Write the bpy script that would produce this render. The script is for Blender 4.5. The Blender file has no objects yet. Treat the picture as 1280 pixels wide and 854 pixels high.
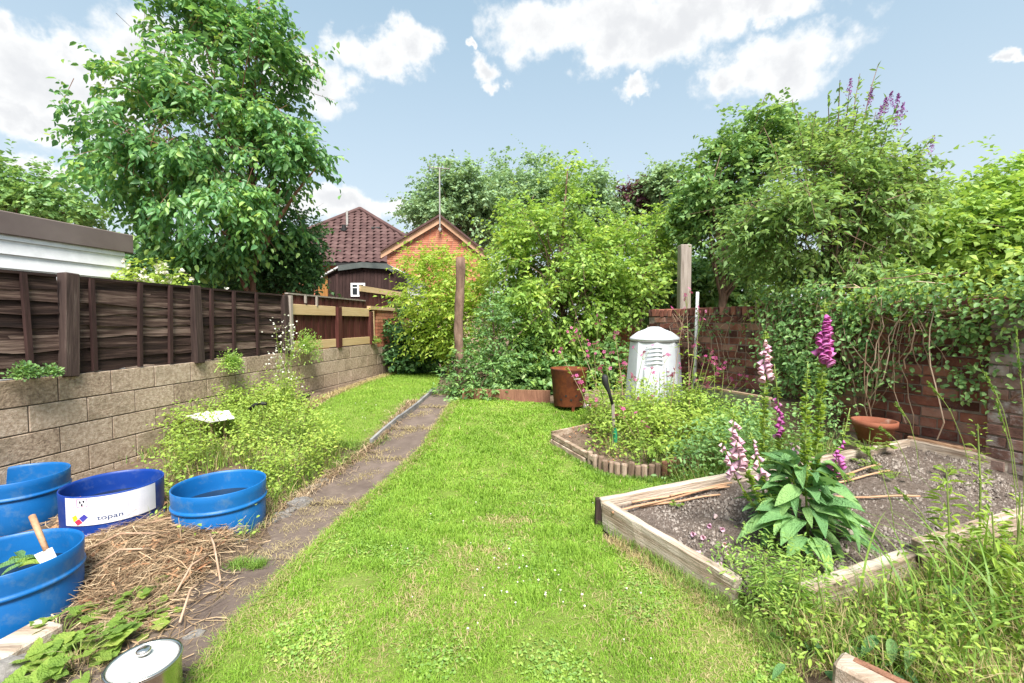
import bpy, math, random
import numpy as np
from mathutils import Vector, Matrix, noise as mnoise
R = math.radians
random.seed(7)
SC = bpy.context.scene
COL = SC.collection

# ------------------------------------------------------------------ camera
EYE = 1.48
FPX = 570.0
PITCH = math.atan(24 / FPX)
cam_d = bpy.data.cameras.new('camera'); cam = bpy.data.objects.new('camera', cam_d); COL.objects.link(cam)
cam.location = (0, 0, EYE); cam.rotation_euler = (math.pi / 2 - PITCH, 0, 0)
cam_d.sensor_width = 36; cam_d.lens = FPX / 1280 * 36; cam_d.clip_start = .05; cam_d.clip_end = 2000
SC.camera = cam
# ------------------------------------------------------------------ exposure
SC.view_settings.view_transform = 'Standard'; SC.view_settings.look = 'None'
SC.view_settings.exposure = 1.82; SC.view_settings.gamma = 1.0; SC.view_settings.use_curve_mapping = False
# ------------------------------------------------------------------ sun
SUN_EL, SUN_AZ = R(56), R(168)        # azimuth measured clockwise from +Y: behind the camera
sd = Vector((math.sin(SUN_AZ) * math.cos(SUN_EL), math.cos(SUN_AZ) * math.cos(SUN_EL), math.sin(SUN_EL)))
sun_l = bpy.data.lights.new('sun', 'SUN'); sun_l.energy = 2.7; sun_l.angle = R(26); sun_l.color = (1, .955, .88)
sun = bpy.data.objects.new('sun', sun_l); COL.objects.link(sun)
sun.rotation_euler = sd.to_track_quat('Z', 'Y').to_euler(); sun.location = (0, 0, 30)

def ray(u, v):
    x = (u - 640) / FPX; y = -(v - 427) / FPX
    c, s = math.cos(PITCH), math.sin(PITCH)
    return Vector((x, c + y * s, -s + y * c))
def at(u, v, Y):
    d = ray(u, v); return Vector((0, 0, EYE)) + d * (Y / d.y)
def atz(u, v, z):
    d = ray(u, v); return Vector((0, 0, EYE)) + d * ((z - EYE) / d.z)

# ------------------------------------------------------------------ world: sky with clouds
w = bpy.data.worlds.new('World'); SC.world = w; w.use_nodes = True
nt = w.node_tree; nt.nodes.clear()
N = nt.nodes.new; L = nt.links.new
def wm(op, a, b=None, c=None, clamp=False):
    n = N('ShaderNodeMath'); n.operation = op; n.use_clamp = clamp
    for i, q in enumerate((a, b, c)):
        if q is None: continue
        if isinstance(q, (int, float)): n.inputs[i].default_value = q
        else: L(q, n.inputs[i])
    return n.outputs[0]
def wv(op, a, b=None):
    n = N('ShaderNodeVectorMath'); n.operation = op
    for i, q in enumerate((a, b)):
        if q is None: continue
        if isinstance(q, (tuple, list, Vector)): n.inputs[i].default_value = tuple(q)
        else: L(q, n.inputs[i])
    return n
sky = N('ShaderNodeTexSky'); sky.sky_type = 'NISHITA'; sky.sun_disc = False
sky.sun_elevation = SUN_EL; sky.sun_rotation = SUN_AZ; sky.altitude = 60; sky.air_density = 1.0; sky.dust_density = 1.6; sky.ozone_density = 1.3
tc = N('ShaderNodeTexCoord'); GEN = tc.outputs['Generated']
def wnoise(scale, detail, rough, vec):
    n = N('ShaderNodeTexNoise'); n.inputs['Scale'].default_value = scale; n.inputs['Detail'].default_value = detail
    n.inputs['Roughness'].default_value = rough; L(vec, n.inputs['Vector']); return n.outputs['Fac']
clouds = [(62, 105, 80, 50), (102, 62, 26, 26), (8, 34, 26, 22), (25, 140, 50, 18), (185, 85, 70, 45), (255, 62, 40, 24), (392, 96, 52, 32),
          (470, 72, 50, 24), (512, 54, 34, 26), (607, 93, 21, 16), (595, 63, 9, 7), (690, 42, 70, 34), (760, 48, 74, 28), (780, 22, 100, 34),
          (860, 28, 80, 34), (945, 12, 70, 18), (975, 80, 72, 32), (925, 92, 36, 22), (800, 102, 28, 12), (1277, 62, 12, 9), (430, 258, 120, 22), (560, 275, 120, 16),
          (1100, 385, 420, 26), (90, 215, 60, 16)]
wn_ = N('ShaderNodeTexNoise'); wn_.inputs['Scale'].default_value = 11; wn_.inputs['Detail'].default_value = 5; wn_.inputs['Roughness'].default_value = .6; L(GEN, wn_.inputs['Vector'])
WARP = wv('ADD', GEN, wv('MULTIPLY', wv('SUBTRACT', wn_.outputs['Color'], (.5, .5, .5)).outputs[0], (.16, .16, .12)).outputs[0]).outputs[0]
acc = None
for (u, v, a, b) in clouds:
    c = ray(u, v).normalized()
    kx = 1.0 / (a * 1.03 / FPX); kz = 1.0 / (b * 1.03 / FPX)
    ln = wv('LENGTH', wv('MULTIPLY', wv('SUBTRACT', WARP, c).outputs[0], (kx, kx, kz)).outputs[0])
    s = wm('SUBTRACT', 1.0, ln.outputs['Value'])
    acc = s if acc is None else wm('MAXIMUM', acc, s)
n1 = wnoise(9.0, 8, .62, GEN); n2 = wnoise(30.0, 6, .6, GEN)
# unseen cumulus beside and behind the camera, extra cover added for fill light
nz = wnoise(2.6, 3, .5, wv('MULTIPLY', GEN, (1, 1, 1.7)).outputs[0])
rest = wm('MULTIPLY', wm('SUBTRACT', nz, .47), 5.0)
sepw = N('ShaderNodeSeparateXYZ'); L(GEN, sepw.inputs[0])
back = wm('MULTIPLY', wm('ADD', wm('MULTIPLY', sepw.outputs['Y'], -1.0), .35), 4.0, clamp=True)
rest = wm('SUBTRACT', wm('MULTIPLY', wm('ADD', rest, 1.0), back), 1.0)
acc = wm('MAXIMUM', acc, rest)
dens = wm('ADD', acc, wm('MULTIPLY', wm('SUBTRACT', n1, .5), 1.1))
dens = wm('ADD', dens, wm('MULTIPLY', wm('SUBTRACT', n2, .5), .7))
mr = N('ShaderNodeMapRange'); mr.interpolation_type = 'SMOOTHSTEP'; L(dens, mr.inputs[0])
mr.inputs[1].default_value = .03; mr.inputs[2].default_value = .56
mask = mr.outputs[0]
mr2 = N('ShaderNodeMapRange'); mr2.interpolation_type = 'SMOOTHSTEP'; L(wm('ADD', acc, wm('MULTIPLY', wm('SUBTRACT', n1, .5), 1.6)), mr2.inputs[0])
mr2.inputs[1].default_value = .28; mr2.inputs[2].default_value = 1.05
crm = N('ShaderNodeMix'); crm.data_type = 'RGBA'; L(mr2.outputs[0], crm.inputs['Factor'])
SKYG = 8.4
crm.inputs['A'].default_value = (.385 * SKYG, .385 * SKYG, .38 * SKYG, 1); crm.inputs['B'].default_value = (.29 * SKYG, .293 * SKYG, .30 * SKYG, 1)
# thin high haze whitens the blue everywhere
hz = N('ShaderNodeMix'); hz.data_type = 'RGBA'; hz.inputs['Factor'].default_value = .70
L(sky.outputs[0], hz.inputs['A']); hz.inputs['B'].default_value = (.150 * SKYG, .210 * SKYG, .235 * SKYG, 1)
# the haze thickens to near white at the horizon
low = wm('POWER', wm('MULTIPLY', wm('SUBTRACT', .62, sepw.outputs['Z']), 1.61, clamp=True), 1.25)
hz2 = N('ShaderNodeMix'); hz2.data_type = 'RGBA'; L(wm('MULTIPLY', low, .95), hz2.inputs['Factor']); L(hz.outputs['Result'], hz2.inputs['A']); hz2.inputs['B'].default_value = (.275 * SKYG, .30 * SKYG, .315 * SKYG, 1); hz = hz2
mx = N('ShaderNodeMix'); mx.data_type = 'RGBA'; L(wm('MULTIPLY', mask, .95), mx.inputs['Factor'])
L(hz.outputs['Result'], mx.inputs['A']); L(crm.outputs['Result'], mx.inputs['B'])
bg = N('ShaderNodeBackground'); bg.inputs['Strength'].default_value = .1
L(mx.outputs['Result'], bg.inputs[0]); wo = N('ShaderNodeOutputWorld'); L(bg.outputs[0], wo.inputs[0])

# ------------------------------------------------------------------ ground shape
def sst(t):
    t = np.clip(t, 0, 1); return t * t * (3 - 2 * t)
def gz(x, y):
    x = np.asarray(x, float); y = np.asarray(y, float)
    r = sst((y - 3.2) / 3.6)
    rise = .30 * sst((x - .75) / 2.6)
    dip = -.02 * sst((-.9 - x) / .6) * (1 - r)
    far = .5 * sst((y - 13) / 10)
    return .34 * r + rise * (1 - .55 * r) + dip + far
def g(x, y): return float(gz(x, y))
def gnd(u, v):
    d = ray(u, v); t = .6; o = Vector((0, 0, EYE))
    while t < 40:
        p = o + d * t
        if p.z < g(p.x, p.y): break
        t += .01
    return Vector((p.x, p.y, g(p.x, p.y)))

# ------------------------------------------------------------------ materials
def new_mat(name):
    m = bpy.data.materials.new(name); m.use_nodes = True; return m
def ramp_node(nt, stops):
    n = nt.nodes.new('ShaderNodeValToRGB'); e = n.color_ramp.elements
    while len(e) > 1: e.remove(e[-1])
    e[0].position = stops[0][0]; e[0].color = (*stops[0][1], 1)
    for p, c in stops[1:]:
        q = e.new(p); q.color = (*c, 1)
    return n
def mat(name, stops, scale=5, stretch=(1, 1, 1), rough=.8, bump=.3, bscale=None, rnd=.0, metal=0, detail=6, spec=.3, dirt=None, bdist=.01, island=0, coat=0, ndist=0):
    """noise colour ramp + per object / per island shift + bump"""
    m = new_mat(name); t = m.node_tree; b = t.nodes['Principled BSDF']
    def nn(k): return t.nodes.new(k)
    c = nn('ShaderNodeTexCoord'); mp = nn('ShaderNodeMapping'); mp.inputs['Scale'].default_value = stretch
    oi = nn('ShaderNodeObjectInfo')
    t.links.new(c.outputs['Object'], mp.inputs['Vector'])
    of = nn('ShaderNodeVectorMath'); of.operation = 'SCALE'; of.inputs[0].default_value = (37, 51, 23); t.links.new(oi.outputs['Random'], of.inputs['Scale'])
    t.links.new(of.outputs[0], mp.inputs['Location'])
    n = nn('ShaderNodeTexNoise'); n.inputs['Scale'].default_value = scale; n.inputs['Detail'].default_value = detail; n.inputs['Roughness'].default_value = .62
    n.inputs['Distortion'].default_value = ndist
    t.links.new(mp.outputs[0], n.inputs['Vector'])
    fac = n.outputs['Fac']
    if rnd or island:
        src = oi.outputs['Random']
        if island:
            ge = nn('ShaderNodeNewGeometry'); src = ge.outputs['Random Per Island']
        k = island or rnd
        a = nn('ShaderNodeMath'); a.operation = 'MULTIPLY_ADD'; a.inputs[1].default_value = k; a.inputs[2].default_value = -k / 2; t.links.new(src, a.inputs[0])
        a2 = nn('ShaderNodeMath'); a2.operation = 'ADD'; t.links.new(fac, a2.inputs[0]); t.links.new(a.outputs[0], a2.inputs[1]); fac = a2.outputs[0]
    rp = ramp_node(t, stops); t.links.new(fac, rp.inputs[0]); col = rp.outputs[0]
    if dirt:
        dcol, dscale, lo, hi = dirt
        n3 = nn('ShaderNodeTexNoise'); n3.inputs['Scale'].default_value = dscale; n3.inputs['Detail'].default_value = 8; n3.inputs['Roughness'].default_value = .7
        t.links.new(mp.outputs[0], n3.inputs['Vector'])
        m3 = nn('ShaderNodeMapRange'); m3.inputs[1].default_value = lo; m3.inputs[2].default_value = hi; t.links.new(n3.outputs['Fac'], m3.inputs[0])
        mm = nn('ShaderNodeMix'); mm.data_type = 'RGBA'; t.links.new(m3.outputs[0], mm.inputs['Factor']); t.links.new(col, mm.inputs['A']); mm.inputs['B'].default_value = (*dcol, 1)
        col = mm.outputs['Result']
    t.links.new(col, b.inputs['Base Color'])
    b.inputs['Roughness'].default_value = rough; b.inputs['Metallic'].default_value = metal; b.inputs['Specular IOR Level'].default_value = spec
    b.inputs['Coat Weight'].default_value = coat
    if bump:
        n2 = nn('ShaderNodeTexNoise'); n2.inputs['Scale'].default_value = bscale or scale * 4; n2.inputs['Detail'].default_value = 6; n2.inputs['Roughness'].default_value = .65
        t.links.new(mp.outputs[0], n2.inputs['Vector'])
        bp = nn('ShaderNodeBump'); bp.inputs['Strength'].default_value = bump; bp.inputs['Distance'].default_value = bdist
        t.links.new(n2.outputs['Fac'], bp.inputs['Height']); t.links.new(bp.outputs[0], b.inputs['Normal'])
    return m
def leafmat(name, stops, trans=.35, rough=.5, spec=.35, clump=1.2, cl=.35, obj=False):
    """leaf: colour by island random + slow noise, some light passing through"""
    m = new_mat(name); t = m.node_tree; b = t.nodes['Principled BSDF']; out = t.nodes['Material Output']
    def nn(k): return t.nodes.new(k)
    ge = nn('ShaderNodeNewGeometry'); c = nn('ShaderNodeTexCoord')
    src = ge.outputs['Random Per Island']
    if obj:
        oi = nn('ShaderNodeObjectInfo'); src = oi.outputs['Random']
    n = nn('ShaderNodeTexNoise'); n.inputs['Scale'].default_value = clump; n.inputs['Detail'].default_value = 3; t.links.new(c.outputs['Object'], n.inputs['Vector'])
    a = nn('ShaderNodeMath'); a.operation = 'MULTIPLY_ADD'; a.inputs[1].default_value = 1 - cl; t.links.new(src, a.inputs[0])
    a0 = nn('ShaderNodeMath'); a0.operation = 'MULTIPLY_ADD'; a0.inputs[1].default_value = 2.2 * cl; a0.inputs[2].default_value = -.6 * cl; t.links.new(n.outputs['Fac'], a0.inputs[0])
    t.links.new(a0.outputs[0], a.inputs[2])
    rp = ramp_node(t, stops); t.links.new(a.outputs[0], rp.inputs[0])
    t.links.new(rp.outputs[0], b.inputs['Base Color']); b.inputs['Roughness'].default_value = rough; b.inputs['Specular IOR Level'].default_value = spec
    if trans:
        tr = nn('ShaderNodeBsdfTranslucent'); br = nn('ShaderNodeMix'); br.data_type = 'RGBA'; br.blend_type = 'MULTIPLY'; br.inputs['Factor'].default_value = 1
        t.links.new(rp.outputs[0], br.inputs['A']); br.inputs['B'].default_value = (1.2, 1.1, .7, 1)
        t.links.new(br.outputs['Result'], tr.inputs[0])
        ms = nn('ShaderNodeMixShader'); ms.inputs[0].default_value = trans
        t.links.new(b.outputs[0], ms.inputs[1]); t.links.new(tr.outputs[0], ms.inputs[2]); t.links.new(ms.outputs[0], out.inputs[0])
    return m
def plain(name, col, rough=.6, metal=0, spec=.4, trans=0, bump=0):
    return mat(name, [(.3, tuple(c * .88 for c in col)), (.7, tuple(min(1, c * 1.08) for c in col))], 9, rough=rough, metal=metal, spec=spec, bump=bump)

M = {}
M['soil'] = mat('soil', [(.25, (.10, .066, .045)), (.5, (.17, .12, .085)), (.72, (.27, .20, .14))], 14, rough=.95, bump=1, bscale=60, bdist=.03)
M['bedsoil'] = mat('bedsoil', [(.25, (0.090, 0.065, 0.051)), (.5, (0.186, 0.144, 0.119)), (.75, (0.312, 0.256, 0.223))], 45, rough=.95, bump=1, bscale=110, bdist=.03)
M['turf'] = mat('turf', [(.2, (.10, .13, .025)), (.5, (.17, .24, .04)), (.8, (.25, .27, .08))], 7, rough=.95, bump=.8, bscale=120, bdist=.02, dirt=((.30, .27, .12), 1.3, .60, .74))
M['concrete'] = mat('concrete_path', [(.2, (0.083, 0.060, 0.050)), (.5, (0.127, 0.097, 0.081)), (.8, (0.189, 0.145, 0.122))], 6, rough=.92, bump=.7, bscale=140, bdist=.006, rnd=.2, dirt=((.22, .18, .14), 34, .58, .70))
M['block'] = mat('concrete_block', [(.28, (0.202, 0.144, 0.104)), (.45, (0.377, 0.281, 0.206)), (.58, (0.484, 0.375, 0.286)), (.74, (0.630, 0.513, 0.413))], 34, rough=.95, bump=1, bscale=80, bdist=.012, rnd=.16, detail=8, dirt=((.17, .135, .085), 2.6, .50, .80))
M['mortar'] = mat('mortar', [(.3, (.07, .055, .042)), (.7, (.15, .12, .095))], 20, rough=.95, bump=.5)
M['oldwood'] = mat('weathered_board', [(.28, (0.012, 0.006, 0.005)), (.47, (0.034, 0.018, 0.014)), (.58, (0.086, 0.053, 0.042)), (.72, (0.218, 0.154, 0.124))], 3.2, stretch=(.55, 1, 9), rough=.85, bump=.8, bscale=11, bdist=.01, rnd=.26)
M['batten'] = mat('dark_batten', [(.3, (0.020, 0.009, 0.008)), (.7, (0.059, 0.030, 0.027))], 4, stretch=(6, 6, .6), rough=.8, bump=.5, bscale=9, rnd=.15)
M['postwood'] = mat('fence_post_wood', [(.3, (0.023, 0.013, 0.012)), (.6, (0.065, 0.042, 0.036)), (.8, (0.156, 0.124, 0.104))], 4, stretch=(7, 7, .5), rough=.85, bump=.7, bscale=10, rnd=.1)
M['greypost'] = mat('grey_post_wood', [(.3, (.20, .165, .14)), (.7, (.40, .35, .31))], 4, stretch=(8, 8, .5), rough=.85, bump=.6, bscale=10)
M['brownplank'] = mat('brown_stained_plank', [(.3, (0.046, 0.013, 0.010)), (.6, (0.086, 0.025, 0.020)), (.8, (0.138, 0.050, 0.041))], 4, stretch=(8, 8, .6), rough=.7, bump=.4, bscale=10, rnd=.25)
M['newwood'] = mat('fresh_timber', [(.3, (0.527, 0.357, 0.187)), (.7, (0.663, 0.493, 0.289))], 4, stretch=(.7, 8, 8), rough=.7, bump=.3, bscale=9, rnd=.1)
M['brick'] = mat('red_brick', [(.18, (0.077, 0.029, 0.022)), (.40, (0.184, 0.067, 0.048)), (.62, (0.294, 0.114, 0.076)), (.85, (0.368, 0.199, 0.148))], 7, rough=.92, bump=.8, bscale=60, bdist=.008, rnd=.75, dirt=((.20, .165, .14), 9, .52, .72))
M['pbrick'] = mat('flaking_pillar_brick', [(.18, (.085, .045, .038)), (.42, (.20, .105, .08)), (.65, (.28, .20, .17)), (.85, (.38, .33, .30))], 7, rough=.92, bump=.9, bscale=60, bdist=.008, rnd=.7, dirt=((.33, .30, .28), 8, .50, .66))
M['obrick'] = mat('orange_brick', [(.2, (0.342, 0.114, 0.067)), (.5, (0.456, 0.171, 0.100)), (.8, (0.532, 0.237, 0.142))], 4, rough=.9, bump=.3, island=.5)
M['omortar'] = plain('light_mortar', (.42, .30, .22), .95)
M['bmortar'] = mat('lime_mortar', [(.3, (.17, .12, .095)), (.7, (.34, .28, .235))], 16, rough=.95, bump=.8, bscale=70)
M['tile'] = mat('roof_tile', [(.2, (0.059, 0.030, 0.029)), (.5, (0.090, 0.048, 0.045)), (.8, (0.124, 0.073, 0.068))], 3, rough=.8, bump=.2, island=.35)
M['bedwood'] = mat('weathered_bed_timber', [(.25, (.20, .135, .09)), (.45, (.37, .28, .21)), (.6, (.52, .44, .36)), (.78, (.66, .59, .51))], 2.6, stretch=(.7, 8, 8), rough=.9, bump=1, bscale=9, bdist=.012, rnd=.2, dirt=((.13, .085, .055), 1.6, .52, .70))
M['logwood'] = mat('log_roll_wood', [(.25, (.13, .085, .06)), (.5, (.27, .19, .14)), (.75, (.43, .34, .27))], 5, stretch=(8, 8, .9), rough=.88, bump=.8, bscale=9, rnd=.4)
M['redlog'] = mat('red_brown_log', [(.3, (.13, .058, .035)), (.7, (.30, .15, .095))], 5, stretch=(8, 8, .9), rough=.88, bump=.8, bscale=9, rnd=.4)
M['bark'] = mat('bark', [(.25, (.08, .048, .035)), (.55, (.21, .135, .10)), (.8, (.33, .235, .18))], 12, stretch=(1, 1, .35), rough=.92, bump=1, bscale=30, bdist=.015)
M['redbark'] = mat('reddish_bark', [(.25, (.10, .045, .03)), (.55, (.22, .11, .075)), (.8, (.34, .20, .15))], 9, stretch=(1, 1, .35), rough=.85, bump=.7, bscale=30)
M['blue'] = mat('blue_plastic', [(.25, (0.003, 0.098, 0.328)), (.75, (0.006, 0.129, 0.385))], 3, rough=.42, bump=.12, bscale=20, spec=.4, rnd=.1, dirt=((.10, .19, .30), 11, .52, .86))
M['deepblue'] = mat('deep_blue_plastic', [(.25, (0.003, 0.031, 0.221)), (.75, (0.005, 0.044, 0.264))], 3, rough=.42, bump=.12, bscale=20, spec=.4, dirt=((.07, .11, .26), 11, .52, .86))
M['water'] = plain('dark_water', (.012, .02, .03), .08, spec=.6)
M['paper'] = mat('label_paper', [(.3, (.66, .66, .72)), (.7, (.80, .80, .85))], 6, rough=.5, bump=.1, dirt=((.45, .42, .38), 9, .64, .8))
for k, c in dict(ink=(.03, .03, .04), red=(.55, .03, .08), yellow=(.78, .62, .03), inkblue=(.05, .05, .35), pinkline=(.65, .25, .42), greyline=(.38, .38, .42), navy=(.02, .05, .16)).items():
    M[k] = plain('print_' + k, c, .5)
M['steel'] = mat('stainless_steel', [(.3, (.60, .57, .52)), (.7, (.74, .71, .66))], 3, rough=.22, metal=1, bump=.05)
M['rust'] = mat('rusty_steel', [(.2, (0.034, 0.011, 0.007)), (.42, (0.090, 0.024, 0.010)), (.6, (0.167, 0.046, 0.014)), (.8, (0.260, 0.093, 0.028))], 5, rough=.85, bump=.6, bscale=50, bdist=.004, dirt=((.05, .022, .018), 3, .5, .72))
M['galv'] = mat('galvanised_steel', [(.3, (.34, .33, .31)), (.7, (.52, .50, .47))], 8, rough=.5, metal=.6, bump=.2)
M['compost'] = mat('pale_grey_plastic', [(.25, (0.549, 0.579, 0.651)), (.75, (0.669, 0.698, 0.736))], 4, rough=.6, bump=.15, bscale=30, dirt=((.42, .40, .36), 4, .60, .85))
M['dark'] = plain('dark_rubber', (.018, .018, .018), .6)
M['white'] = plain('white_paint', (.80, .80, .80), .5)
M['whiteclad'] = plain('white_cladding', (.80, .81, .84), .45)
M['fascia'] = mat('brown_fascia', [(.3, (.135, .105, .10)), (.7, (.19, .155, .145))], 2, rough=.7, bump=.1)
M['felt'] = mat('pale_roof_felt', [(.3, (.42, .42, .43)), (.7, (.60, .60, .61))], 3, rough=.85, bump=.3)
M['darkfelt'] = mat('dark_green_roof_felt', [(.3, (.055, .065, .065)), (.7, (.11, .125, .12))], 3, rough=.9, bump=.3)
M['barge'] = mat('orange_bargeboard', [(.3, (.46, .26, .16)), (.7, (.58, .36, .23))], 3, rough=.75, bump=.1)
M['door'] = mat('amber_door_wood', [(.3, (.24, .105, .03)), (.7, (.36, .17, .05))], 3, stretch=(8, 8, .6), rough=.6, bump=.2)
M['glass'] = plain('dark_window_glass', (.03, .035, .04), .08, spec=.6)
M['terracotta'] = mat('terracotta', [(.3, (0.194, 0.060, 0.032)), (.7, (0.270, 0.100, 0.058))], 7, rough=.85, bump=.3, dirt=((.45, .33, .27), 5, .6, .8))
M['cane'] = mat('bamboo_cane', [(.3, (.36, .20, .115)), (.7, (.58, .37, .23))], 5, stretch=(.5, 6, 6), rough=.6, bump=.3, rnd=.3)
M['straw'] = mat('straw', [(.15, (0.111, 0.072, 0.044)), (.45, (0.260, 0.176, 0.102)), (.7, (0.429, 0.312, 0.192)), (.95, (0.624, 0.494, 0.333))], 3, rough=.85, bump=0, island=.7)
M['dryleaf'] = mat('dry_leaf', [(.15, (.17, .075, .04)), (.5, (.34, .17, .085)), (.9, (.50, .30, .17))], 3, rough=.85, bump=0, island=.7)
M['stem'] = mat('green_stem', [(.3, (.15, .22, .05)), (.7, (.26, .33, .09))], 6, rough=.6, bump=0, island=.3)
M['drystem'] = mat('dry_stem', [(.2, (.20, .115, .075)), (.5, (.36, .235, .16)), (.85, (.56, .43, .32))], 5, rough=.8, bump=0, island=.6)
M['stone'] = mat('grey_stone', [(.25, (.16, .15, .145)), (.55, (.27, .255, .24)), (.8, (.40, .38, .36))], 6, rough=.9, bump=.9, bscale=40, rnd=.3)
M['pot_white'] = plain('white_sheet', (.72, .70, .68), .6)
M['slate'] = mat('slate_edging', [(.25, (.12, .12, .125)), (.75, (.30, .295, .29))], 8, rough=.85, bump=.6, rnd=.2)
M['greytimber'] = mat('green_grey_board', [(.25, (.115, .105, .08)), (.5, (.20, .185, .145)), (.8, (.32, .29, .24))], 3, stretch=(.6, 6, 6), rough=.9, bump=.7, bscale=9)

G = lambda *a: a
M['L_cherry'] = leafmat('leaf_cherry', [(.0, (0.079, 0.203, 0.092)), (.35, (0.133, 0.317, 0.122)), (.7, (0.242, 0.459, 0.142)), (1, (0.532, 0.674, 0.162))], .42, .42, .5)
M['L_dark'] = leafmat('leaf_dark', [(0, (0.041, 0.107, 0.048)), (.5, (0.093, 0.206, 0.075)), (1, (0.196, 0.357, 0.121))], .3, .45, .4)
M['L_bright'] = leafmat('leaf_bright', [(0, (0.148, 0.270, 0.069)), (.45, (0.266, 0.446, 0.096)), (.8, (0.434, 0.605, 0.137)), (1, (0.632, 0.732, 0.191))], .42, .5, .35)
M['L_yellow'] = leafmat('leaf_yellow_green', [(0, (0.198, 0.340, 0.056)), (.5, (0.363, 0.539, 0.084)), (1, (0.606, 0.655, 0.150))], .45, .5, .35)
M['L_mid'] = leafmat('leaf_mid', [(0, (0.100, 0.216, 0.081)), (.5, (0.189, 0.353, 0.115)), (1, (0.379, 0.533, 0.173))], .36, .48, .4)
M['L_far'] = leafmat('leaf_far', [(0, (0.162, 0.275, 0.150)), (.5, (0.264, 0.417, 0.220)), (1, (0.426, 0.581, 0.318))], .36, .6, .3)
M['L_budd'] = leafmat('leaf_buddleia', [(0, (0.132, 0.247, 0.089)), (.5, (0.225, 0.381, 0.116)), (.85, (0.356, 0.504, 0.164)), (1, (0.503, 0.567, 0.300))], .4, .55, .35)
M['L_purple'] = leafmat('leaf_purple', [(0, (0.095, 0.039, 0.065)), (1, (0.216, 0.091, 0.130))], .3)
M['L_fox'] = leafmat('leaf_foxglove', [(0, (0.121, 0.271, 0.113)), (.5, (0.204, 0.401, 0.156)), (1, (0.382, 0.603, 0.211))], .32, .72, .18, obj=True)
M['L_lime'] = leafmat('leaf_lime', [(0, (0.197, 0.316, 0.060)), (.5, (0.301, 0.445, 0.075)), (.85, (0.417, 0.538, 0.101)), (1, (0.515, 0.526, 0.135))], .38, .5, .35)
M['L_limeo'] = leafmat('leaf_lime_large', [(0, (0.170, 0.304, 0.060)), (.5, (0.272, 0.433, 0.075)), (.85, (0.385, 0.515, 0.101)), (1, (0.504, 0.421, 0.169))], .38, .5, .35, obj=True)
M['grass'] = leafmat('grass_blade', [(0, (0.158, 0.282, 0.035)), (.45, (0.235, 0.414, 0.048)), (.8, (0.340, 0.516, 0.073)), (1, (0.549, 0.599, 0.177))], .35, .55, .3, clump=1.6, cl=.42)
M['drygrass'] = leafmat('dry_grass_blade', [(0, (.30, .24, .11)), (.5, (.46, .38, .19)), (1, (.62, .53, .30))], .3, .7, .2)
M['tallgrass'] = leafmat('tall_grass_blade', [(0, (0.095, 0.200, 0.033)), (.45, (0.171, 0.310, 0.050)), (.8, (0.275, 0.400, 0.077)), (1, (0.475, 0.460, 0.187))], .35, .5, .35)
def vein(m, sc=38, st=.5):
    t = m.node_tree; n = t.nodes.new('ShaderNodeTexNoise'); n.inputs['Scale'].default_value = sc; n.inputs['Detail'].default_value = 4; c = t.nodes.new('ShaderNodeTexCoord'); b = t.nodes.new('ShaderNodeBump'); b.inputs['Strength'].default_value = st; b.inputs['Distance'].default_value = .02
    t.links.new(c.outputs['Object'], n.inputs['Vector']); t.links.new(n.outputs['Fac'], b.inputs['Height']); t.links.new(b.outputs[0], t.nodes['Principled BSDF'].inputs['Normal'])
vein(M['L_fox'], 16, 1.0); vein(M['L_limeo'], 14, .9)
M['pink'] = leafmat('pink_petal', [(0, (.55, .10, .42)), (.6, (.62, .20, .52)), (1, (.70, .38, .60))], .35, .6, .3, obj=True)
M['palepink'] = leafmat('pale_pink_petal', [(0, (.68, .42, .62)), (.6, (.76, .55, .66)), (1, (.82, .74, .66))], .35, .6, .3, obj=True)
M['deeppink'] = leafmat('deep_pink_petal', [(0, (.44, .05, .20)), (.6, (.62, .12, .34)), (1, (.74, .30, .50))], .35, .6, .3, obj=True)
M['purple'] = leafmat('purple_petal', [(0, (.22, .06, .30)), (1, (.42, .18, .50))], .3, .6, .3)
M['whitepetal'] = leafmat('white_petal', [(0, (.70, .70, .62)), (1, (.85, .84, .76))], .3, .6, .3)

# ------------------------------------------------------------------ object helpers
def wloc(o):
    v = Vector((0, 0, 0))
    while o: v += o.location; o = o.parent
    return v
def thing(name, label, cat, loc=(0, 0, 0), rotz=0, group=None):
    o = bpy.data.objects.new(name, None); COL.objects.link(o); o.empty_display_size = .1
    o.location = loc; o.rotation_euler = (0, 0, rotz); o['label'] = label; o['category'] = cat
    if group: o['group'] = group
    return o
def tag(o, label, cat, group=None):
    o['label'] = label; o['category'] = cat
    if group: o['group'] = group
    return o
def stuff(o): o['kind'] = 'stuff'; return o
def struct(o): o['kind'] = 'structure'; return o
def link(name, me, m=None, parent=None, loc=(0, 0, 0), rot=(0, 0, 0), scale=(1, 1, 1)):
    o = bpy.data.objects.new(name, me); COL.objects.link(o)
    if m is not None and len(me.materials) == 0: me.materials.append(M[m] if isinstance(m, str) else m)
    o.parent = parent; o.location = loc; o.rotation_euler = rot; o.scale = scale
    return o
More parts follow.
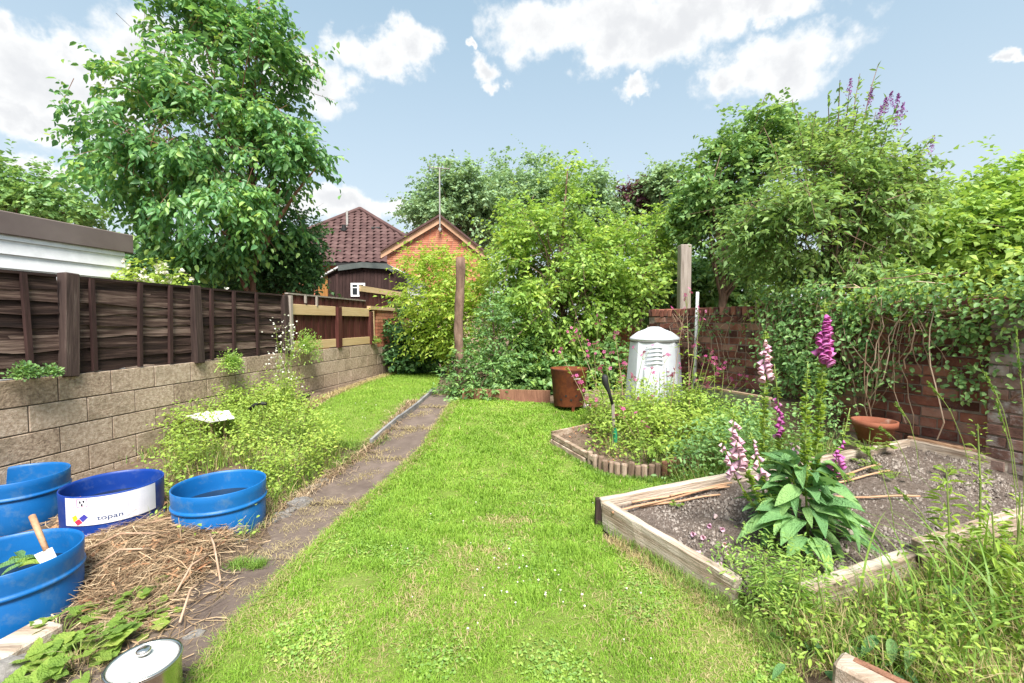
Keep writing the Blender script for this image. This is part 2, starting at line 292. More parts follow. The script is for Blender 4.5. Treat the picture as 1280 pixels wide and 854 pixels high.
class MB:
    """collects shapes (world coordinates, or local ones if local=True) into one mesh"""
    def __init__(s): s.v = []; s.f = []
    def add(s, vs, fs):
        b = len(s.v); s.v += [tuple(v) for v in vs]; s.f += [tuple(i + b for i in f) for f in fs]
    def box(s, x0, x1, y0, y1, z0, z1, mtx=None):
        vs = [Vector((x, y, z)) for x in (x0, x1) for y in (y0, y1) for z in (z0, z1)]
        if mtx is not None: vs = [mtx @ v for v in vs]
        s.add(vs, [(0, 1, 3, 2), (4, 6, 7, 5), (0, 4, 5, 1), (2, 3, 7, 6), (0, 2, 6, 4), (1, 5, 7, 3)])
    def beam(s, a, b, w, h, up=(0, 0, 1)):
        """box from a to b; a and b on the centre of the section"""
        a = Vector(a); b = Vector(b); x = (b - a); l = x.length; x.normalize(); y = Vector(up).cross(x).normalized(); z = x.cross(y)
        m = Matrix((x, y, z)).transposed().to_4x4(); m.translation = a
        s.box(0, l, -w / 2, w / 2, -h / 2, h / 2, m)
    def tube(s, pts, rad, n=6, cap=True):
        pts = [Vector(p) for p in pts]
        if isinstance(rad, (int, float)): rad = [rad] * len(pts)
        b = len(s.v); up = Vector((.13, .21, 1)).normalized()
        for i, p in enumerate(pts):
            d = (pts[min(i + 1, len(pts) - 1)] - pts[max(i - 1, 0)])
            if d.length < 1e-9: d = Vector((0, 0, 1))
            d.normalize(); q = up if abs(d.dot(up)) < .95 else Vector((1, 0, 0))
            x = d.cross(q).normalized(); y = d.cross(x)
            for k in range(n):
                a = 2 * math.pi * k / n; s.v.append(tuple(p + (x * math.cos(a) + y * math.sin(a)) * rad[i]))
        for i in range(len(pts) - 1):
            for k in range(n):
                k2 = (k + 1) % n; s.f.append((b + i * n + k, b + i * n + k2, b + (i + 1) * n + k2, b + (i + 1) * n + k))
        if cap:
            s.f.append(tuple(b + k for k in range(n))[::-1]); e = b + (len(pts) - 1) * n; s.f.append(tuple(e + k for k in range(n)))
    def lathe(s, prof, c=(0, 0, 0), n=48, mtx=None):
        """prof: list of (r, z); closed caps when r is 0"""
        b = len(s.v); c = Vector(c)
        for (r, z) in prof:
            for k in range(n):
                a = 2 * math.pi * k / n; p = Vector((r * math.cos(a), r * math.sin(a), z))
                if mtx is not None: p = mtx @ p
                s.v.append(tuple(p + c))
        for i in range(len(prof) - 1):
            for k in range(n):
                k2 = (k + 1) % n; s.f.append((b + i * n + k, b + i * n + k2, b + (i + 1) * n + k2, b + (i + 1) * n + k))
    def mesh(s, name, off=None, smooth=False):
        me = bpy.data.meshes.new(name)
        vs = s.v if off is None else [(x - off[0], y - off[1], z - off[2]) for (x, y, z) in s.v]
        me.from_pydata(vs, [], s.f); me.update()
        if smooth: me.polygons.foreach_set('use_smooth', [True] * len(me.polygons))
        return me
    def build(s, name, m, parent=None, smooth=False, local=False):
        off = None if local or parent is None else wloc(parent)
        return link(name, s.mesh(name, off, smooth), m, parent)
def bevel(o, wdt=.004, seg=1):
    md = o.modifiers.new('bevel', 'BEVEL'); md.width = wdt; md.segments = seg; md.limit_method = 'ANGLE'; return o
def np_mesh(name, V, F, smooth=False):
    """V (n,3); F (m,k) equal sided faces"""
    me = bpy.data.meshes.new(name); V = np.ascontiguousarray(V, np.float32); F = np.ascontiguousarray(F, np.int32)
    me.vertices.add(len(V)); me.vertices.foreach_set('co', V.ravel())
    me.loops.add(F.size); me.loops.foreach_set('vertex_index', F.ravel())
    me.polygons.add(len(F)); me.polygons.foreach_set('loop_start', np.arange(0, F.size, F.shape[1], dtype=np.int32))
    if smooth: me.polygons.foreach_set('use_smooth', np.ones(len(F), bool))
    me.update(calc_edges=True); return me
def nrm(a): return a / np.maximum(np.linalg.norm(a, axis=-1, keepdims=True), 1e-9)
def leaves(P, D, Nn, Ln, Wd, fold=.18, curl=.12, wide=.45):
    """n leaves: six points each, two halves folded on the midrib"""
    n = len(P); D = nrm(D); S = nrm(np.cross(D, Nn)); U = np.cross(S, D)
    Ln = np.broadcast_to(np.asarray(Ln, float).reshape(-1, 1), (n, 1)); Wd = np.broadcast_to(np.asarray(Wd, float).reshape(-1, 1), (n, 1))
    def pt(t, sd, up): return P + D * Ln * t + S * Wd * sd * .5 + U * (Wd * up)
    dr = U * Ln * -curl
    V = np.stack([P, pt(wide * .55, -.85, fold), pt(wide + .18, -.9, fold) + dr * .3, pt(1, 0, 0) + dr, pt(wide + .18, .9, fold) + dr * .3, pt(wide * .55, .85, fold)], 1).reshape(-1, 3)
    b = np.arange(n)[:, None] * 6
    F = np.concatenate([b + np.array([[0, 1, 2, 3]]), b + np.array([[0, 3, 4, 5]])], 0)
    return V, F
def leaves2(P, D, Nn, Ln, Wd, fold=.18, curl=.12, wide=.45):
    """small leaves: one bent four-pointed face each"""
    n = len(P); D = nrm(D); S = nrm(np.cross(D, Nn)); U = np.cross(S, D)
    Ln = np.broadcast_to(np.asarray(Ln, float).reshape(-1, 1), (n, 1)); Wd = np.broadcast_to(np.asarray(Wd, float).reshape(-1, 1), (n, 1)) * 1.12
    V = np.stack([P, P + D * Ln * .48 - S * Wd * .5 + U * Wd * fold, P + D * Ln - U * Ln * curl, P + D * Ln * .48 + S * Wd * .5 + U * Wd * fold], 1).reshape(-1, 3)
    return V, np.arange(n)[:, None] * 4 + np.array([[0, 1, 2, 3]])
def ribbons(C, W, S):
    """C (n,k,3) centre lines, W (n,k) widths, S (n,3) side vectors"""
    n, k, _ = C.shape; h = S[:, None, :] * W[..., None] * .5
    V = np.stack([C - h, C + h], 2).reshape(-1, 3)
    b = (np.arange(n) * 2 * k)[:, None, None] + (np.arange(k - 1) * 2)[None, :, None] + np.array([0, 1, 3, 2])[None, None, :]
    return V, b.reshape(-1, 4)
def cat_mesh(lst):
    V = []; F = []; o = 0
    for v, f in lst: V.append(v); F.append(f + o); o += len(v)
    return np.concatenate(V), np.concatenate(F)
def blades(P, h, wd, lean, rng, k=4, droop=.5, az=None):
    """curved grass blades from points P"""
    n = len(P); az = rng.uniform(0, 2 * np.pi, n) if az is None else az
    dirn = np.stack([np.cos(az), np.sin(az), np.zeros(n)], 1); t = np.linspace(0, 1, k)[None, :, None]
    h = np.broadcast_to(h, (n,))[:, None, None]; lean = np.broadcast_to(lean, (n,))[:, None, None]
    up = np.array([0, 0, 1.])[None, None, :]
    C = P[:, None, :] + up * h * (t - droop * lean * t ** 2.5) + dirn[:, None, :] * h * lean * t ** 1.8
    W = np.broadcast_to(wd, (n,))[:, None] * (1 - np.linspace(0, 1, k)[None, :] ** 1.6 * .93)
    a2 = az + np.pi / 2 + rng.uniform(-.7, .7, n)
    S = np.stack([np.cos(a2), np.sin(a2), np.zeros(n)], 1)
    return ribbons(C, W, S)
def pip(x, y, poly):
    x = np.asarray(x); y = np.asarray(y); ins = np.zeros(x.shape, bool); j = len(poly) - 1
    for i in range(len(poly)):
        xi, yi = poly[i][:2]; xj, yj = poly[j][:2]
        c = ((yi > y) != (yj > y)) & (x < (xj - xi) * (y - yi) / (yj - yi + 1e-12) + xi); ins ^= c; j = i
    return ins
def scatter(poly, n, rng, near=None):
    xs = [p[0] for p in poly]; ys = [p[1] for p in poly]; out = []
    c = 0
    while c < n:
        x = rng.uniform(min(xs), max(xs), n * 2); y = rng.uniform(min(ys), max(ys), n * 2)
        k = pip(x, y, poly)
        if near is not None: k &= rng.random(n * 2) < np.minimum(1, (near / np.maximum(y, .3)) ** 2)
        out.append(np.stack([x[k], y[k]], 1)); c += k.sum()
    return np.concatenate(out)[:n]
def polypx(pts): return [tuple(gnd(u, v))[:2] for u, v in pts]
def on_ground(xy, dz=0): return np.column_stack([xy, gz(xy[:, 0], xy[:, 1]) + dz])

# ================================================================== THE SETTING
rng = np.random.default_rng(11)
def axis(segs):
    out = []
    for a, b, n in segs: out += list(np.linspace(a, b, n, endpoint=False))
    return np.array(out + [segs[-1][1]])
def grid_mesh(name, X, Y, Z, keep=None, smooth=True):
    nx, ny = len(X), len(Y); XX, YY = np.meshgrid(X, Y); ZZ = Z(XX, YY)
    V = np.stack([XX, YY, ZZ], -1).reshape(-1, 3)
    i = np.arange(ny - 1)[:, None] * nx + np.arange(nx - 1)[None, :]; i = i.ravel()
    F = np.stack([i, i + 1, i + nx + 1, i + nx], 1)
    if keep is not None:
        c = V[F].mean(1); F = F[keep(c[:, 0], c[:, 1])]
        u, inv = np.unique(F, return_inverse=True); V = V[u]; F = inv.reshape(F.shape)
    return np_mesh(name, V, F, smooth)
def soil_z(x, y):
    b = gz(x, y) - .02
    n = np.sin(x * 7.1 + y * 3.3) * np.sin(y * 5.7 - x * 2.9) * .012
    return b + n * (np.abs(x) < 6) * (y < 12)
gx = axis([(-400, -60, 6), (-60, -8, 14), (-8, 8, 160), (8, 60, 14), (60, 400, 6)]); gy = axis([(-60, -1, 8), (-1, 12, 130), (12, 60, 20), (60, 700, 8)])
struct(link('ground', grid_mesh('ground', gx, gy, soil_z), 'soil'))

PR = [gnd(u, v) for u, v in [(205, 895), (245, 853), (300, 777), (372, 706), (440, 642), (495, 596), (532, 560), (556, 522), (568, 503)]]
lawn_r = [tuple(p)[:2] for p in PR] + polypx([(575, 495), (610, 497), (640, 503), (700, 506), (760, 512), (735, 540), (686, 552), (757, 594), (830, 602), (900, 592), (908, 604), (752, 642), (754, 676), (850, 735), (950, 800), (1000, 853), (1030, 905)])
lawn_l = polypx([(398, 550), (463, 558), (505, 525), (545, 490), (552, 466), (492, 464), (440, 486), (395, 510), (372, 532)])
for nm, pl in (('lawn', lawn_r), ('back_lawn', lawn_l)):
    xs = [p[0] for p in pl]; ys = [p[1] for p in pl]
    X = np.arange(min(xs), max(xs) + .05, .05); Y = np.arange(min(ys), max(ys) + .05, .05)
    struct(link(nm, grid_mesh(nm, X, Y, lambda x, y: gz(x, y) + .006 + .006 * np.sin(x * 9) * np.sin(y * 7), lambda x, y: pip(x, y, pl)), 'turf'))

# ---- path of cast concrete slabs
def interp_edge(pts, y):
    ys = [p.y for p in pts]; return float(np.interp(y, ys, [p.x for p in pts]))
path = struct(thing('path', 'narrow grey concrete path of ragged slabs between lawn and drums', 'path')); del path['category']
cuts = [.8, 1.86, 2.78, 3.62, 4.5, 5.3, 6.15, 7.0, 7.7]
for i in range(len(cuts) - 1):
    y0, y1 = cuts[i] + .02, cuts[i + 1] - .02; n = 12; vs = []; rr = random.Random(i)
    for k in range(n + 1):
        y = y0 + (y1 - y0) * k / n; xr = interp_edge(PR, y) if y < PR[-1].y else PR[-1].x + (y - PR[-1].y) * -.06
        wj = .60 - .012 * max(0, y - 3) * 2
        e0, e1 = rr.uniform(-.025, .02), rr.uniform(-.02, .02)
        for t in (0, .34, .67, 1):
            x = xr - wj * (1 - t) + (e0 if t == 0 else e1 if t == 1 else 0)
            yy = y + (rr.uniform(-.018, .018) if k in (0, n) else 0)
            vs.append((x, yy, g(x, yy) + .018 + rr.uniform(-.003, .003) + (.006 * math.sin(i * 2.3))))
    m = MB(); top = len(vs); F = []
    for k in range(n):
        for t in range(3): F.append((k * 4 + t, k * 4 + t + 1, k * 4 + t + 5, k * 4 + t + 4))
    ring = [k * 4 + 3 for k in range(n + 1)]; lring = [k * 4 for k in range(n + 1)]
    low = [(x, y, z - .06) for (x, y, z) in vs]
    for a, b in zip(ring[:-1], ring[1:]): F.append((a, a + top, b + top, b))
    for a, b in zip(lring[:-1], lring[1:]): F.append((a, b, b + top, a + top))
    for t in range(3):
        F.append((t, t + top, t + 1 + top, t + 1)); e = n * 4 + t; F.append((e, e + 1, e + 1 + top, e + top))
    m.add(vs + low, F); m.build('slab', 'concrete', path)

# ---- left boundary: concrete block wall
LWY = 2.3; LWX = -4.62 + .174 * LWY; LWA = math.atan2(1, .174); LWK = math.sqrt(1 + .174 ** 2)
def ls(y): return (y - LWY) * LWK
wall = thing('block_wall', 'low retaining wall of tan concrete blocks carrying the wooden fences', 'wall', (LWX, LWY, 0), LWA)
core = MB(); core.box(-1.55, ls(10.3), .008, .098, -.25, 1.015); core.build('mortar_core', 'mortar', wall, local=True)
bm = MB(); bm.box(-.2175, .2175, 0, .1, -.1075, .1075); blk = bm.mesh('concrete_block')
hb = MB(); hb.box(-.105, .105, 0, .1, -.1075, .1075); hblk = hb.mesh('concrete_block')
rr = random.Random(3)
for c in range(6):
    z = 1.02 - .1125 - c * .225; s = -1.43 + (.225 if c % 2 else 0) + .11
    while s < ls(10.25):
        bevel(link('concrete_block', blk, 'block', wall, (s + .1, rr.uniform(-.002, .002), z), (0, rr.uniform(-.004, .004), rr.uniform(-.006, .006))), .004)
        s += .443

# ---- old waney-lap fence standing on the wall
lap = thing('lap_fence', 'old dark weathered lap fence with wavy boards on the block wall', 'fence', (LWX, LWY, 0), LWA)
posts_y = [.95, 2.45, 4.02, 5.35, 6.9]
def wavy_board(l, seed, w0=.135):
    r = random.Random(seed); n = 18; m = MB(); vs = []; a1, a2, p1, p2 = r.uniform(.004, .012), r.uniform(.002, .007), r.uniform(0, 6), r.uniform(0, 6)
    for k in range(n + 1):
        x = l * k / n; wv_ = a1 * math.sin(x * 5 + p1) + a2 * math.sin(x * 13 + p2) + r.uniform(-.003, .003)
        bow = .006 * math.sin(x * 2.2 + p2)
        vs += [(x, -.006 + bow, w0), (x, .006 + bow, w0), (x, -.022 + bow, wv_), (x, -.010 + bow, wv_)]
    F = []
    for k in range(n):
        a = k * 4; b = a + 4
        F += [(a, b, b + 2, a + 2), (a + 1, a + 3, b + 3, b + 1), (a + 2, b + 2, b + 3, a + 3), (a, a + 1, b + 1, b)]
    F += [(0, 2, 3, 1), (n * 4, n * 4 + 1, n * 4 + 3, n * 4 + 2)]
    m.add(vs, F); return m.mesh('board')
bat_px = [[-900, -480], [-60, 38], [118, 175, 213], [265, 293, 323]]
def y_at_px(u): return 4.62 / ((640 - u) / FPX + .174)
for p in range(4):
    s0, s1 = ls(posts_y[p]) + .05, ls(posts_y[p + 1]) - .05; ztop = 1.885
    for k in range(8):
        z = 1.022 + k * .105
        link('board', wavy_board(s1 - s0 + .03, p * 10 + k), 'oldwood', lap, (s0 - .015, .055 + (k % 2) * .003, z), (rr.uniform(-.02, .02), rr.uniform(-.008, .008), 0))
    m = MB(); m.box(s0, s1, .015, .05, ztop - .012, ztop + .012); m.build('capping', 'oldwood', lap, local=True)
    for u in bat_px[p]:
        y = y_at_px(u); s = ls(y); m = MB(); m.box(-.019, .019, -.004, .026, 0, .86)
        o = m.build('batten', 'batten', lap, local=True); o.location = (s, .0, 1.025); o.rotation_euler = (0, rr.uniform(-.03, .05), 0)
for i, y in enumerate(posts_y):
    m = MB(); wd = (.05, .05, .06, .055, .05)[i]; m.box(-wd, wd, 0, .1, -.02, (.88, .88, .90, .89, .87)[i])
    o = bevel(m.build('post', 'postwood', lap, local=True), .008); o.location = (ls(y), -.045, 1.02); o.rotation_euler = (R(-2), (0, 0, R(3.5), 0, 0)[i], 0)
m = MB(); m.box(0, .045, 0, .06, 0, .87); o = m.build('post', 'greypost', lap, local=True); o.location = (ls(6.9) + .06, -.05, 1.02)

# ---- brown close-board fence with fresh rails
bf = thing('brown_board_fence', 'dark red-brown board fence patched with pale new timber rails', 'fence', (LWX, LWY, 0), LWA)
s = ls(7.02); i = 0
while s < ls(9.75):
    m = MB(); m.box(0, .098, 0, .016, 0, .88 + rr.uniform(-.006, .006)); o = m.build('plank', 'brownplank', bf, local=True)
    o.location = (s, .045 + (i % 2) * .012, 1.03); s += .1; i += 1
m = MB(); m.box(ls(7.0), ls(9.4), .025, .085, 1.912, 1.935); m.build('capping', 'greypost', bf, local=True)
for (a, b, z0, z1) in ((7.03, 8.27, 1.60, 1.765), (8.43, 9.52, 1.60, 1.765), (7.1, 8.27, 1.035, 1.18), (8.43, 9.6, 1.035, 1.18)):
    m = MB(); m.box(ls(a), ls(b), .012, .042, z0, z1); bevel(m.build('rail', 'newwood', bf, local=True), .004)
m = MB(); m.box(-.06, .06, -.03, .04, 0, .74); o = m.build('post', 'brownplank', bf, local=True); o.location = (ls(8.35), 0, 1.02)
m = MB(); m.box(-.07, .03, -.03, .06, 0, .68); o = m.build('post', 'brownplank', bf, local=True); o.location = (ls(9.6), 0, 1.02); o.rotation_euler = (0, R(-2), 0)
m = MB(); m.box(0, .04, -.035, .06, 0, .70); o = m.build('post', 'newwood', bf, local=True); o.location = (ls(9.6) + .035, 0, 1.02); o.rotation_euler = (0, R(-2), 0)
for u_, zz in ((383, .13), (397, .17)):
    y = y_at_px(u_); m = MB(); m.box(ls(y), ls(y) + .03, .0, .03, 1.92 - zz, 1.912); m.build('bracket', 'greypost', bf, local=True)

# ---- short brick wall and tall panel past the end of the fence
def brickwork(bx, length, z0, z1, bl=.225, bh=.075, dep=.1, mort=.01, seed=0, local_y=0):
    """bricks of a wall in local coordinates, joined into one mesh"""
    m = MB(); r = random.Random(seed); c = 0; z = z0
    while z < z1 - bh * .5:
        x = bx + (-bl / 2 if c % 2 else 0)
        while x < bx + length:
            a, b = max(x, bx), min(x + bl - mort, bx + length)
            if b - a > .03: m.box(a, b, local_y + r.uniform(-.004, .002), local_y + dep, z, z + bh - mort)
            x += bl
        z += bh; c += 1
    return m
bs = thing('brick_stub_wall', 'short red brick wall past the end of the brown fence', 'wall', (LWX, LWY, 0), LWA)
m = MB(); m.box(ls(9.85), ls(11.6), .012, .2, .2, 1.74); m.build('mortar_core', 'bmortar', bs, local=True)
stuff(brickwork(ls(9.84), ls(11.6) - ls(9.84), .95, 1.74, seed=4).build('brickwork', 'obrick', bs, local=True))
m = MB(); m.box(ls(9.5), ls(11.8), -.03, .1, 1.745, 1.82); m.build('coping_rail', 'newwood', bs, local=True)
tp = thing('tall_dark_panel', 'tall dark board panel with a pale rail behind the brick stub', 'fence panel', (LWX, LWY, 0), LWA)
s = ls(9.6); i = 0
while s < ls(11.6):
    m = MB(); m.box(0, .098, .25, .268, .4, 2.26); o = m.build('plank', 'brownplank', tp, local=True); o.location = (s, (i % 2) * .01, 0); s += .1; i += 1
m = MB(); m.box(ls(9.55), ls(11.9), .215, .245, 2.13, 2.25); m.build('rail', 'newwood', tp, local=True)

# ---- white garage behind the fence
GX = -6.3 + .174 * 2; ga = thing('white_garage', 'white clad garage with a deep brown fascia behind the lap fence', 'garage', (GX, 2.0, 0), LWA)
def gs(y): return (y - 2.0) * LWK
GE = gs(6.2)
m = MB(); m.box(-1, GE - .03, .03, 3.0, 0, 2.4); m.build('wall_core', 'whiteclad', ga, local=True)
k = 0; z = 1.0
while z < 2.40:
    m = MB(); m.add([(-1, .0, z), (GE, .0, z), (GE, .022, z + .15), (-1, .022, z + .15), (-1, .03, z), (GE, .03, z), (GE, .03, z + .15), (-1, .03, z + .15)], [(0, 1, 2, 3), (0, 4, 5, 1), (1, 5, 6, 2), (3, 2, 6, 7), (0, 3, 7, 4)])
    m.build('cladding_board', 'whiteclad', ga, local=True); z += .152
m = MB(); m.box(-1, GE + .10, -.028, -.003, 2.42, 2.67); bevel(m.build('fascia', 'fascia', ga, local=True), .01)
m = MB(); m.box(-1, GE + .07, -.003, 3.1, 2.60, 2.66); m.build('roof', 'darkfelt', ga, local=True)
m = MB(); m.box(GE + .07, GE + .10, -.003, 3.1, 2.42, 2.67); m.build('fascia', 'fascia', ga, local=True)

# ---- shed with curved roof
sh0 = at(392, 372, 13.0); sh1 = at(497, 372, 13.0)
sx0, sx1 = sh0.x + .18, sh1.x; SY = 13.0
shed = thing('garden_shed', 'dark brown shed with a pale felt roof and small white window', 'shed', (sx0, SY, g(sx0, SY)))
zt = lambda v: at(440, v, SY).z
xp = lambda u: at(u, 350, SY).x
prof = [(xp(396), zt(352)), (xp(410), zt(341)), (xp(425), zt(333)), (xp(455), zt(329)), (xp(486), zt(331)), (xp(494), zt(336))]
m = MB(); n = len(prof)
m.add([(x, SY, z - .07) for x, z in prof] + [(x, SY, .3) for x, z in prof] + [(x, SY + 2.4, z - .07) for x, z in prof] + [(x, SY + 2.4, .3) for x, z in prof],
      [(i, i + n, i + n + 1, i + 1) for i in range(n - 1)] + [(i + 2 * n, i + 1 + 2 * n, i + 1 + 3 * n, i + 3 * n) for i in range(n - 1)] + [(0, 2 * n, 3 * n, n), (n - 1, 2 * n - 1, 4 * n - 1, 3 * n - 1)])
m.build('wall', 'batten', shed)
m = MB()
for i in range(n - 1):
    (xa, za), (xb, zb) = prof[i], prof[i + 1]
    m.add([(xa, SY - .12, za), (xb, SY - .12, zb), (xb, SY + 2.5, zb), (xa, SY + 2.5, za), (xa, SY - .12, za - .05), (xb, SY - .12, zb - .05), (xb, SY + 2.5, zb - .05), (xa, SY + 2.5, za - .05)],
          [(0, 1, 2, 3), (4, 7, 6, 5), (0, 4, 5, 1), (2, 6, 7, 3)])
m.build('roof', 'felt', shed)
m = MB()
for i in range(2, n - 1):
    (xa, za), (xb, zb) = prof[i], prof[i + 1]
    m.add([(xa, SY - .14, za + .01), (xb, SY - .14, zb + .01), (xb, SY - .14, zb - .14), (xa, SY - .14, za - .14), (xa, SY - .1, za + .01), (xb, SY - .1, zb + .01), (xb, SY - .1, zb - .14), (xa, SY - .1, za - .14)], [(0, 3, 2, 1), (0, 1, 5, 4), (3, 7, 6, 2)])
m.build('fascia', 'darkfelt', shed)
x = prof[0][0] + .34
while x < prof[-1][0] - .02:
    zz = np.interp(x, [p[0] for p in prof], [p[1] for p in prof]) - .16
    m = MB(); m.box(x, x + .092, SY - .03, SY - .004, .4, zz); m.build('plank', 'batten', shed); x += .1
m = MB(); m.box(prof[0][0] + .04, prof[0][0] + .32, SY - .03, SY - .004, .4, zt(345)); m.build('door', 'door', shed)
wn = MB(); wx0, wx1, wz0, wz1 = xp(439), xp(457), zt(371), zt(354)
for a in (wx0, (wx0 + wx1) / 2 - .02, wx1 - .05): wn.box(a, a + .05, SY - .055, SY - .03, wz0, wz1)
for a in (wz0, wz1 - .05, (wz0 + wz1) / 2 + .05): wn.box(wx0 + .05, wx1 - .05, SY - .052, SY - .033, a, a + (.05 if a != (wz0 + wz1) / 2 + .05 else .025))
wo_ = wn.build('window', 'white', shed)
m = MB(); m.box(wx0, wx1, SY - .045, SY - .032, wz0, wz1); m.build('pane', 'glass', wo_)
m = MB(); a, b = at(489, 336, 14.5), at(523, 352, 14.5)
gsh = thing('green_curved_roof', 'dull green curved store roof beside the dark shed', 'store', (a.x, 14.5, 0))
P = [(a.x + (b.x - a.x) * t, a.z + (b.z - a.z) * t ** 1.7) for t in np.linspace(0, 1, 7)]
m = MB(); n = 7
m.add([(x, 14.5, z) for x, z in P] + [(x, 14.5, .3) for x, z in P] + [(x, 16, z) for x, z in P] + [(x, 16, .3) for x, z in P], [(i, i + n, i + n + 1, i + 1) for i in range(6)] + [(0, 2 * n, 3 * n, n), (n - 1, 2 * n - 1, 4 * n - 1, 3 * n - 1)])
m.build('wall', 'felt', gsh)
m = MB()
for i in range(6):
    (xa, za), (xb, zb) = P[i], P[i + 1]; m.add([(xa, 14.4, za + .02), (xb, 14.4, zb + .02), (xb, 16, zb + .02), (xa, 16, za + .02), (xa, 14.4, za - .35), (xb, 14.4, zb - .25)], [(0, 1, 2, 3), (0, 4, 5, 1)])
m.build('roof', 'darkfelt', gsh)
# bird box on a post
bb = at(387, 352, 12.0); bbx = thing('bird_house', 'small dark wooden bird house on a post left of shed', 'bird house', (bb.x, bb.y, 0))
m = MB(); m.box(bb.x - .13, bb.x + .13, bb.y, bb.y + .22, bb.z - .14, bb.z + .08); m.build('box', 'batten', bbx)
m = MB(); m.add([(bb.x - .24, bb.y - .08, bb.z + .07), (bb.x + .0, bb.y - .08, bb.z + .24), (bb.x + .26, bb.y - .08, bb.z + .05), (bb.x - .24, bb.y + .3, bb.z + .07), (bb.x, bb.y + .3, bb.z + .24), (bb.x + .26, bb.y + .3, bb.z + .05)], [(0, 1, 4, 3), (1, 2, 5, 4), (0, 2, 1), (3, 4, 5)]); m.build('roof', 'postwood', bbx)
m = MB(); m.box(bb.x - .04, bb.x + .04, bb.y + .05, bb.y + .13, g(bb.x, bb.y) - .1, bb.z - .14); m.build('post', 'batten', bbx)

# ---- bungalow with brown hipped roof
HY = 20.0
def hp(u, v, Y=HY): return at(u, v, Y)
ev = hp(450, 329).z; el, er = hp(285, 329).x, hp(560, 329).x; apx = at(450, 263, HY + 4.0)
hs = thing('bungalow', 'orange brick bungalow under a brown tiled hipped roof', 'house', (el, HY + .4, 0))
m = MB(); m.box(el + .4, er - .4, HY + .4, HY + 8, .2, ev + .02); m.build('wall', 'omortar', hs)
stuff(brickwork(el + .4, er - el - .8, ev - 1.4, ev - .02, seed=5, local_y=HY + .385).build('brickwork', 'obrick', hs))
A0, A1 = Vector((el, HY, ev)), Vector((er, HY, ev)); AP = Vector((apx.x, HY + 4.0, apx.z))
roof = MB(); roof.add([A0, A1, AP, (el, HY + 8, ev), (er, HY + 8, ev)], [(0, 1, 2), (1, 4, 2), (3, 0, 2), (4, 3, 2)])
rf = roof.build('roof', 'tile', hs)
# tiles on the slope that faces the garden: each course a row of curved pantiles
tm = MB(); nrow = 17; nrmv = (A1 - A0).cross(AP - A0).normalized(); nrmv = nrmv if nrmv.z > 0 else -nrmv
for r_ in range(nrow):
    t0, t1 = r_ / nrow, min(1, (r_ + 1.12) / nrow); a = A0.lerp(AP, t0); b = A1.lerp(AP, t0); wl = (b - a).length; nt_ = max(1, int(wl / .33))
    up = (AP - (a + b) / 2).normalized() if r_ < nrow - 1 else (AP - (A0 + A1) / 2).normalized()
    mid = A0.lerp(A1, (AP - A0).dot((A1 - A0).normalized()) / (A1 - A0).length); up = (AP - mid).normalized(); ln = (AP - mid).length / nrow * 1.12
    xd = (A1 - A0).normalized()
    for k in range(nt_):
        o = a + xd * (k * .33 + .01); vs = []
        for j, (dx, dz) in enumerate(((0, .0), (.08, .055), (.16, .062), (.24, .03), (.33, .0))):
            vs.append(o + xd * dx + nrmv * (dz + .05)); vs.append(o + xd * dx + nrmv * (dz + .015) + up * ln)
        vs2 = [v - nrmv * .03 for v in vs[0::2]]
        tm.add(vs + vs2, [(j * 2, j * 2 + 2, j * 2 + 3, j * 2 + 1) for j in range(4)] + [(10 + j, 10 + j + 1, j * 2 + 2, j * 2) for j in range(4)])
stuff(tm.build('roof_tiles', 'tile', rf))
for a in (A0, A1):
    m = MB(); m.tube([a + nrmv * .06, AP + Vector((0, 0, .08))], .11, 8); m.build('ridge_tiles', 'tile', rf)
vp = at(430, 293, HY + 2.2); m = MB(); m.tube([vp - Vector((0, 0, .3)), vp + Vector((0, 0, .45))], .10, 10); m.tube([vp + Vector((0, 0, .15)), vp + Vector((0, 0, .28))], .16, 10); m.build('vent_pipe', 'dark', rf)
m = MB(); m.box(vp.x - .45, vp.x + .45, vp.y - .1, vp.y + .2, vp.z - .22, vp.z - .10); m.build('vent_flashing', 'white', rf)
vp = at(434, 283, HY + 2.6); m = MB(); m.tube([vp - Vector((0, 0, .4)), vp + Vector((0, 0, .75))], .06, 8); m.build('flue_pipe', 'galv', rf)
vp = at(470, 286, HY + 2.4); m = MB(); m.tube([vp - Vector((.2, 0, 0)), vp + Vector((.2, 0, 0))], .10, 8); m.build('roof_vent', 'dark', rf)
m = MB(); m.box(el - .05, er + .05, HY - .12, HY, ev - .12, ev); m.build('gutter', 'dark', hs)

